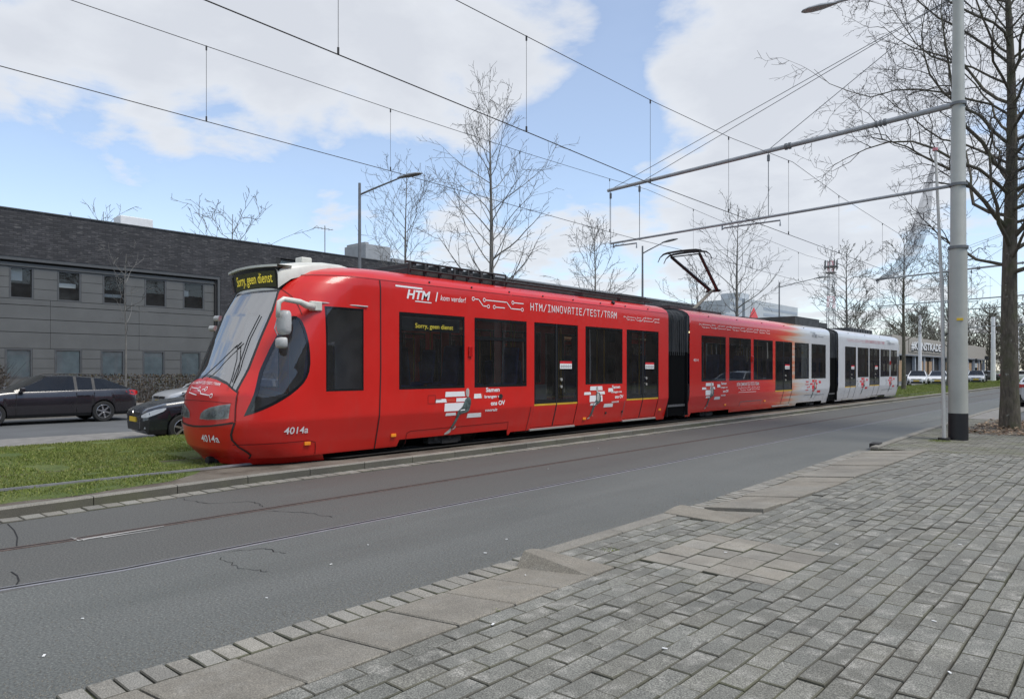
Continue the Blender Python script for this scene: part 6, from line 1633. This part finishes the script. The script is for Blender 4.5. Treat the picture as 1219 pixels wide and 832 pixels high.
for i, (x, y) in enumerate(spots):
    lab = 'russet bare tree in the belt closing the street, %s from the left' % names[i]
    if i < 3:
        o = grow_tree('distant_tree', lab, (x, y, 0), 15+i, .25, 50+i, spread=.36, t0=.12, nb=34, kids=(8, 5), rmin=.045, tmat='bark_brown', cmat='twig_russet', group='belt of distant trees'); protos.append(o)
    else:
        o = copy_tree(protos[i % 3], None, (x, y, 0), rgf.uniform(0, 6.28)); o['label'] = lab; o.scale = (1, 1, rgf.uniform(.75, 1.1))
for lab, x, y, k in (('bare roadside tree past the sign building, left one', -10.5, 104, 0), ('bare roadside tree past the sign building, right one', -9.3, 140, 1), ('dense bare tree behind the sign building near its left end', -36, 128, 2), ('dense bare tree behind the middle of the sign building', -36, 150, 0), ('dense bare tree behind the sign building near its right end', -34, 176, 1)):
    o = copy_tree(protos[k], None, (x, y, 0), rgf.uniform(0, 6.28)); o['label'] = lab; o['group'] = 'trees round the sign building'; s_ = .62 if x > -20 else .68; o.scale = (s_, s_, s_)
# ================================================================== FAR BACKGROUND
simple('clad_tan', (.33, .30, .26), .7, var=.1)
simple('clad_orange', (.36, .24, .14), .7, var=.15)
simple('concrete_pale', (.42, .45, .48), .8, var=.06, scale=.2)
simple('concrete_shade', (.30, .34, .40), .8, var=.06)
sb = thing('showroom_building', 'low pale building with white lettering past the tail of the tram', 'building', (-25, 140, 0))
mb = MB(); mb.box((-45, 104, 3.7), (-25, 178, 6.25)); mb.box((-45, 104, 0), (-26, 104.5, 3.7)); mb.box((-45, 177, 0), (-26, 178, 3.7)); mb.build('upper_wall', 'clad_tan', sb)
mb = MB(); mb.box((-45, 104.5, 0), (-25.6, 177, 3.7)); mb.build('glazing', 'joint_dark', sb)
mb = MB()
for y in (108, 122, 127, 140, 152, 160, 170): mb.box((-25.6, y, 0), (-25.3, y+3.5, 2.9))
mb.build('infill_panel', 'clad_orange', sb)
mb = MB()
for y in np.arange(105, 178, 6): mb.box((-25.5, y, 0), (-25.1, y+.4, 3.7))
mb.build('column', 'concrete_pale', sb)
mb = MB(); mb.box((-25.1, 104, 3.55), (-24.9, 178, 3.75)); mb.build('canopy_edge', 'decal_grey', sb)
mb = MB(); mb.box((-25.0, 112.6, 4.1), (-24.9, 134, 5.9)); sp = mb.build('sign_board', 'clad_tan', sb)
mb = MB(); vs, fs = text_geo('#KUNSTKADE', 1.0, 0, .03); A = np.array(vs); kx = 19.5/(A[:, 0].max()-A[:, 0].min())
for dz, dx in ((0, .12),): mb.add([(-24.9+dx, 113.4+a*kx, 4.55+b*1.55) for a, b in vs], fs)
mb.build('sign_letters', 'unit_white', sp, recalc=False)
mb = MB(); mb.add([(-24.9+.06, 113.8+a*kx, 4.40+b*1.55) for a, b in vs], fs); mb.build('letter_backing', 'joint_dark', sp, recalc=False)
def pole(label, x, y, H_, r, mat='unit_white', name='line_post', cat='post', extra=None, grp=None):
    mb = MB(); mb.tube([(x, y, 0), (x, y, H_)], [r, r*.7], 8)
    if extra: extra(mb)
    tag(mb.build(name, mat, None, origin=(x, y, 0), smooth='auto'), label, cat, grp)
pole('pale tapering post before the lettering of the low building', -20.5, 98, 8.2, .22)
pole('thick pale post right of the striped marker', -14.9, 112, 8.5, .30)
pole('thin pale post right of the thick one', -14.0, 128, 8, .2)
pole('pale post between the mast and the striped marker', -19.6, 118, 8.5, .18)
pole('black bollard-like lamp post on the grass', -14.1, 101, 3.0, .09, 'plastic_black', 'marker_post', extra=lambda m_: m_.cyl((-14.1, 101, 3.0), (0, 0, 1), .2, .4, 10))
mb = MB()
sp2 = thing('striped_post', 'black and white striped marker post beyond the grass', 'post', (-15.6, 104, 0))
for k in range(5):
    mb = MB(); mb.tube([(-15.6, 104, .2+k*.55), (-15.6, 104, .2+(k+1)*.55)], .12, 8); mb.build('band', 'unit_white' if k % 2 else 'band_black', sp2)
mb = MB(); mb.box((-17.0, 98.5, 0), (-15.6, 99.4, 1.55)); mb.box((-17.05, 98.45, 1.55), (-15.55, 99.45, 1.62)); tag(mb.build('cabinet', 'concrete_pale', None, origin=(-16.3, 99, 0), bevel=.03), 'pale grey utility cabinet on the grass right of the mast', 'cabinet')
sg_ = thing('platform_sign', 'small white sign board on a post at the tail of the tram', 'sign', (-12.1, 49.5, .1))
mb = MB(); mb.tube([(-12.1, 49.5, .1), (-12.1, 49.5, 3.1)], .05, 8); mb.build('post', 'galv', sg_)
mb = MB(); mb.box((-12.6, 49.45, 2.75), (-11.5, 49.5, 3.15)); mb.build('board', 'unit_white', sg_); mb = MB(); mb.box((-11.9, 49.42, 1.9), (-11.5, 49.5, 2.6)); mb.build('small_board', 'galv', sg_)
bs = thing('dark_shed', 'dark flat-roofed building far off behind the big trunk', 'building', (-4, 190, 0))
mb = MB(); mb.box((-12, 190, 4.2), (8, 210, 7.2)); mb.build('fascia', 'decal_grey', bs); mb = MB(); mb.box((-11.5, 190.3, 0), (7.5, 209, 4.2)); mb.build('shopfront', 'joint_dark', bs); mb = MB(); mb.box((-12, 189.9, 5.9), (8, 189.98, 6.3)); mb.build('fascia_stripe', 'unit_white', bs)
g = NG('wood_haze'); gi = g.t.nodes.new('ShaderNodeNewGeometry'); g.col(g.ramp(gi.outputs['Random Per Island'], [(0, (.07, .055, .042)), (.6, (.15, .115, .085)), (1, (.26, .22, .18))])); g.rough(.95); MATS['wood_haze'] = g.m
mb = MB(); rw_ = random.Random(9)
for _ in range(15000):
    x = rw_.uniform(-95, 12); y = 205+rw_.uniform(0, 45)-abs(x+40)*.1; top = 10.5+3.2*mnoise.noise((x*.12, y*.03, 0))+2.0*mnoise.noise((x*.5, 0, 4))
    z = top*(rw_.random()**.7); L_ = rw_.uniform(.5, 2.4); d = Vector((rw_.gauss(0, .45), rw_.gauss(0, .45), 1)).normalized()*L_; w_ = rw_.uniform(.03, .09)
    mb.add([(x-w_, y, z), (x+w_, y, z), (x+d.x, y+d.y, min(z+d.z, top+1.5))], [(0, 1, 2)])
for _ in range(160):
    x = rw_.uniform(-95, 12); y = 205+rw_.uniform(0, 40); mb.tube([(x, y, 0), (x+rw_.uniform(-.5, .5), y, rw_.uniform(6, 11))], [.25, .06], 4, False)
tag(mb.build('distant_wood', 'wood_haze', recalc=False), 'brown leafless wood closing the view beyond the low building', 'wood', kind='stuff')
# red and white lattice pylon
py_ = thing('lattice_pylon', 'red and white lattice pylon rising behind the joint of the last two sections', 'pylon', (-40, 127, 0))
for k in range(10):
    z0, z1 = k*2.0, (k+1)*2.0; w0, w1 = .75-k*.04, .75-(k+1)*.04; mb = MB(); cs = [(1, 1), (1, -1), (-1, -1), (-1, 1)]
    for i, (a, b) in enumerate(cs):
        c, d = cs[(i+1) % 4]; A0 = (-40+a*w0, 127+b*w0, z0); A1 = (-40+a*w1, 127+b*w1, z1); B0 = (-40+c*w0, 127+d*w0, z0); B1 = (-40+c*w1, 127+d*w1, z1)
        mb.tube([A0, A1], .05, 4, False); mb.tube([A0, B1], .022, 4, False); mb.tube([B0, A1], .022, 4, False); mb.tube([A1, B1], .03, 4, False)
    mb.build('lattice_section', 'decal_pink' if k % 3 == 0 else 'galv', py_)
mb = MB(); mb.box((-40.9, 126.1, 19.0), (-39.1, 127.9, 19.2)); mb.box((-40.7, 126.3, 18.0), (-39.3, 127.7, 18.15)); mb.tube([(-40, 127, 20), (-40, 127, 22)], .06, 5)
for a in np.arange(0, 6.28, .8): mb.tube([(-40+math.cos(a)*1.0, 127+math.sin(a)*1.0, 18.6), (-40+math.cos(a)*1.0, 127+math.sin(a)*1.0, 20.2)], .1, 5)
mb.build('antenna_platform', 'galv_dark', py_)
# distant flats
fb = thing('tower_block', 'hazy stepped block of flats left of the red triangle', 'building', (-150, 318, 0))
mb = MB(); mb.box((-154, 322, 0), (-150, 328, 29)); mb.box((-154, 328, 0), (-150, 335, 36)); mb.box((-154, 335, 0), (-150, 342, 39)); mb.build('wall', 'concrete_pale', fb)
mb = MB()
for k in range(9):
    for (a, b, h_) in ((322.4, 327.6, 29), (328.4, 334.6, 36), (335.4, 341.6, 39)):
        z = 12+k*3.0
        if z+1.5 < h_: mb.box((-150.0, a, z), (-149.9, b, z+1.3))
mb.build('balcony_band', 'concrete_shade', fb)
fb2 = thing('tower_block', 'wide pale block of flats with a red triangle on its wall', 'building', (-150, 370, 0))
mb = MB(); mb.box((-175, 343, 0), (-149, 415, 37)); mb.box((-165, 350, 37), (-155, 362, 41)); mb.build('wall', 'concrete_pale', fb2)
mb = MB()
for k in range(9): mb.box((-149.0, 366, 8+k*3.1), (-148.9, 414, 9.4+k*3.1))
mb.build('window_band', 'concrete_shade', fb2)
mb = MB(); mb.prism([(346, 26), (360, 26), (353, 33)], lambda a, b, d: (-149+d, a, b), .1, .5); mb.build('emblem', 'decal_red', fb2)
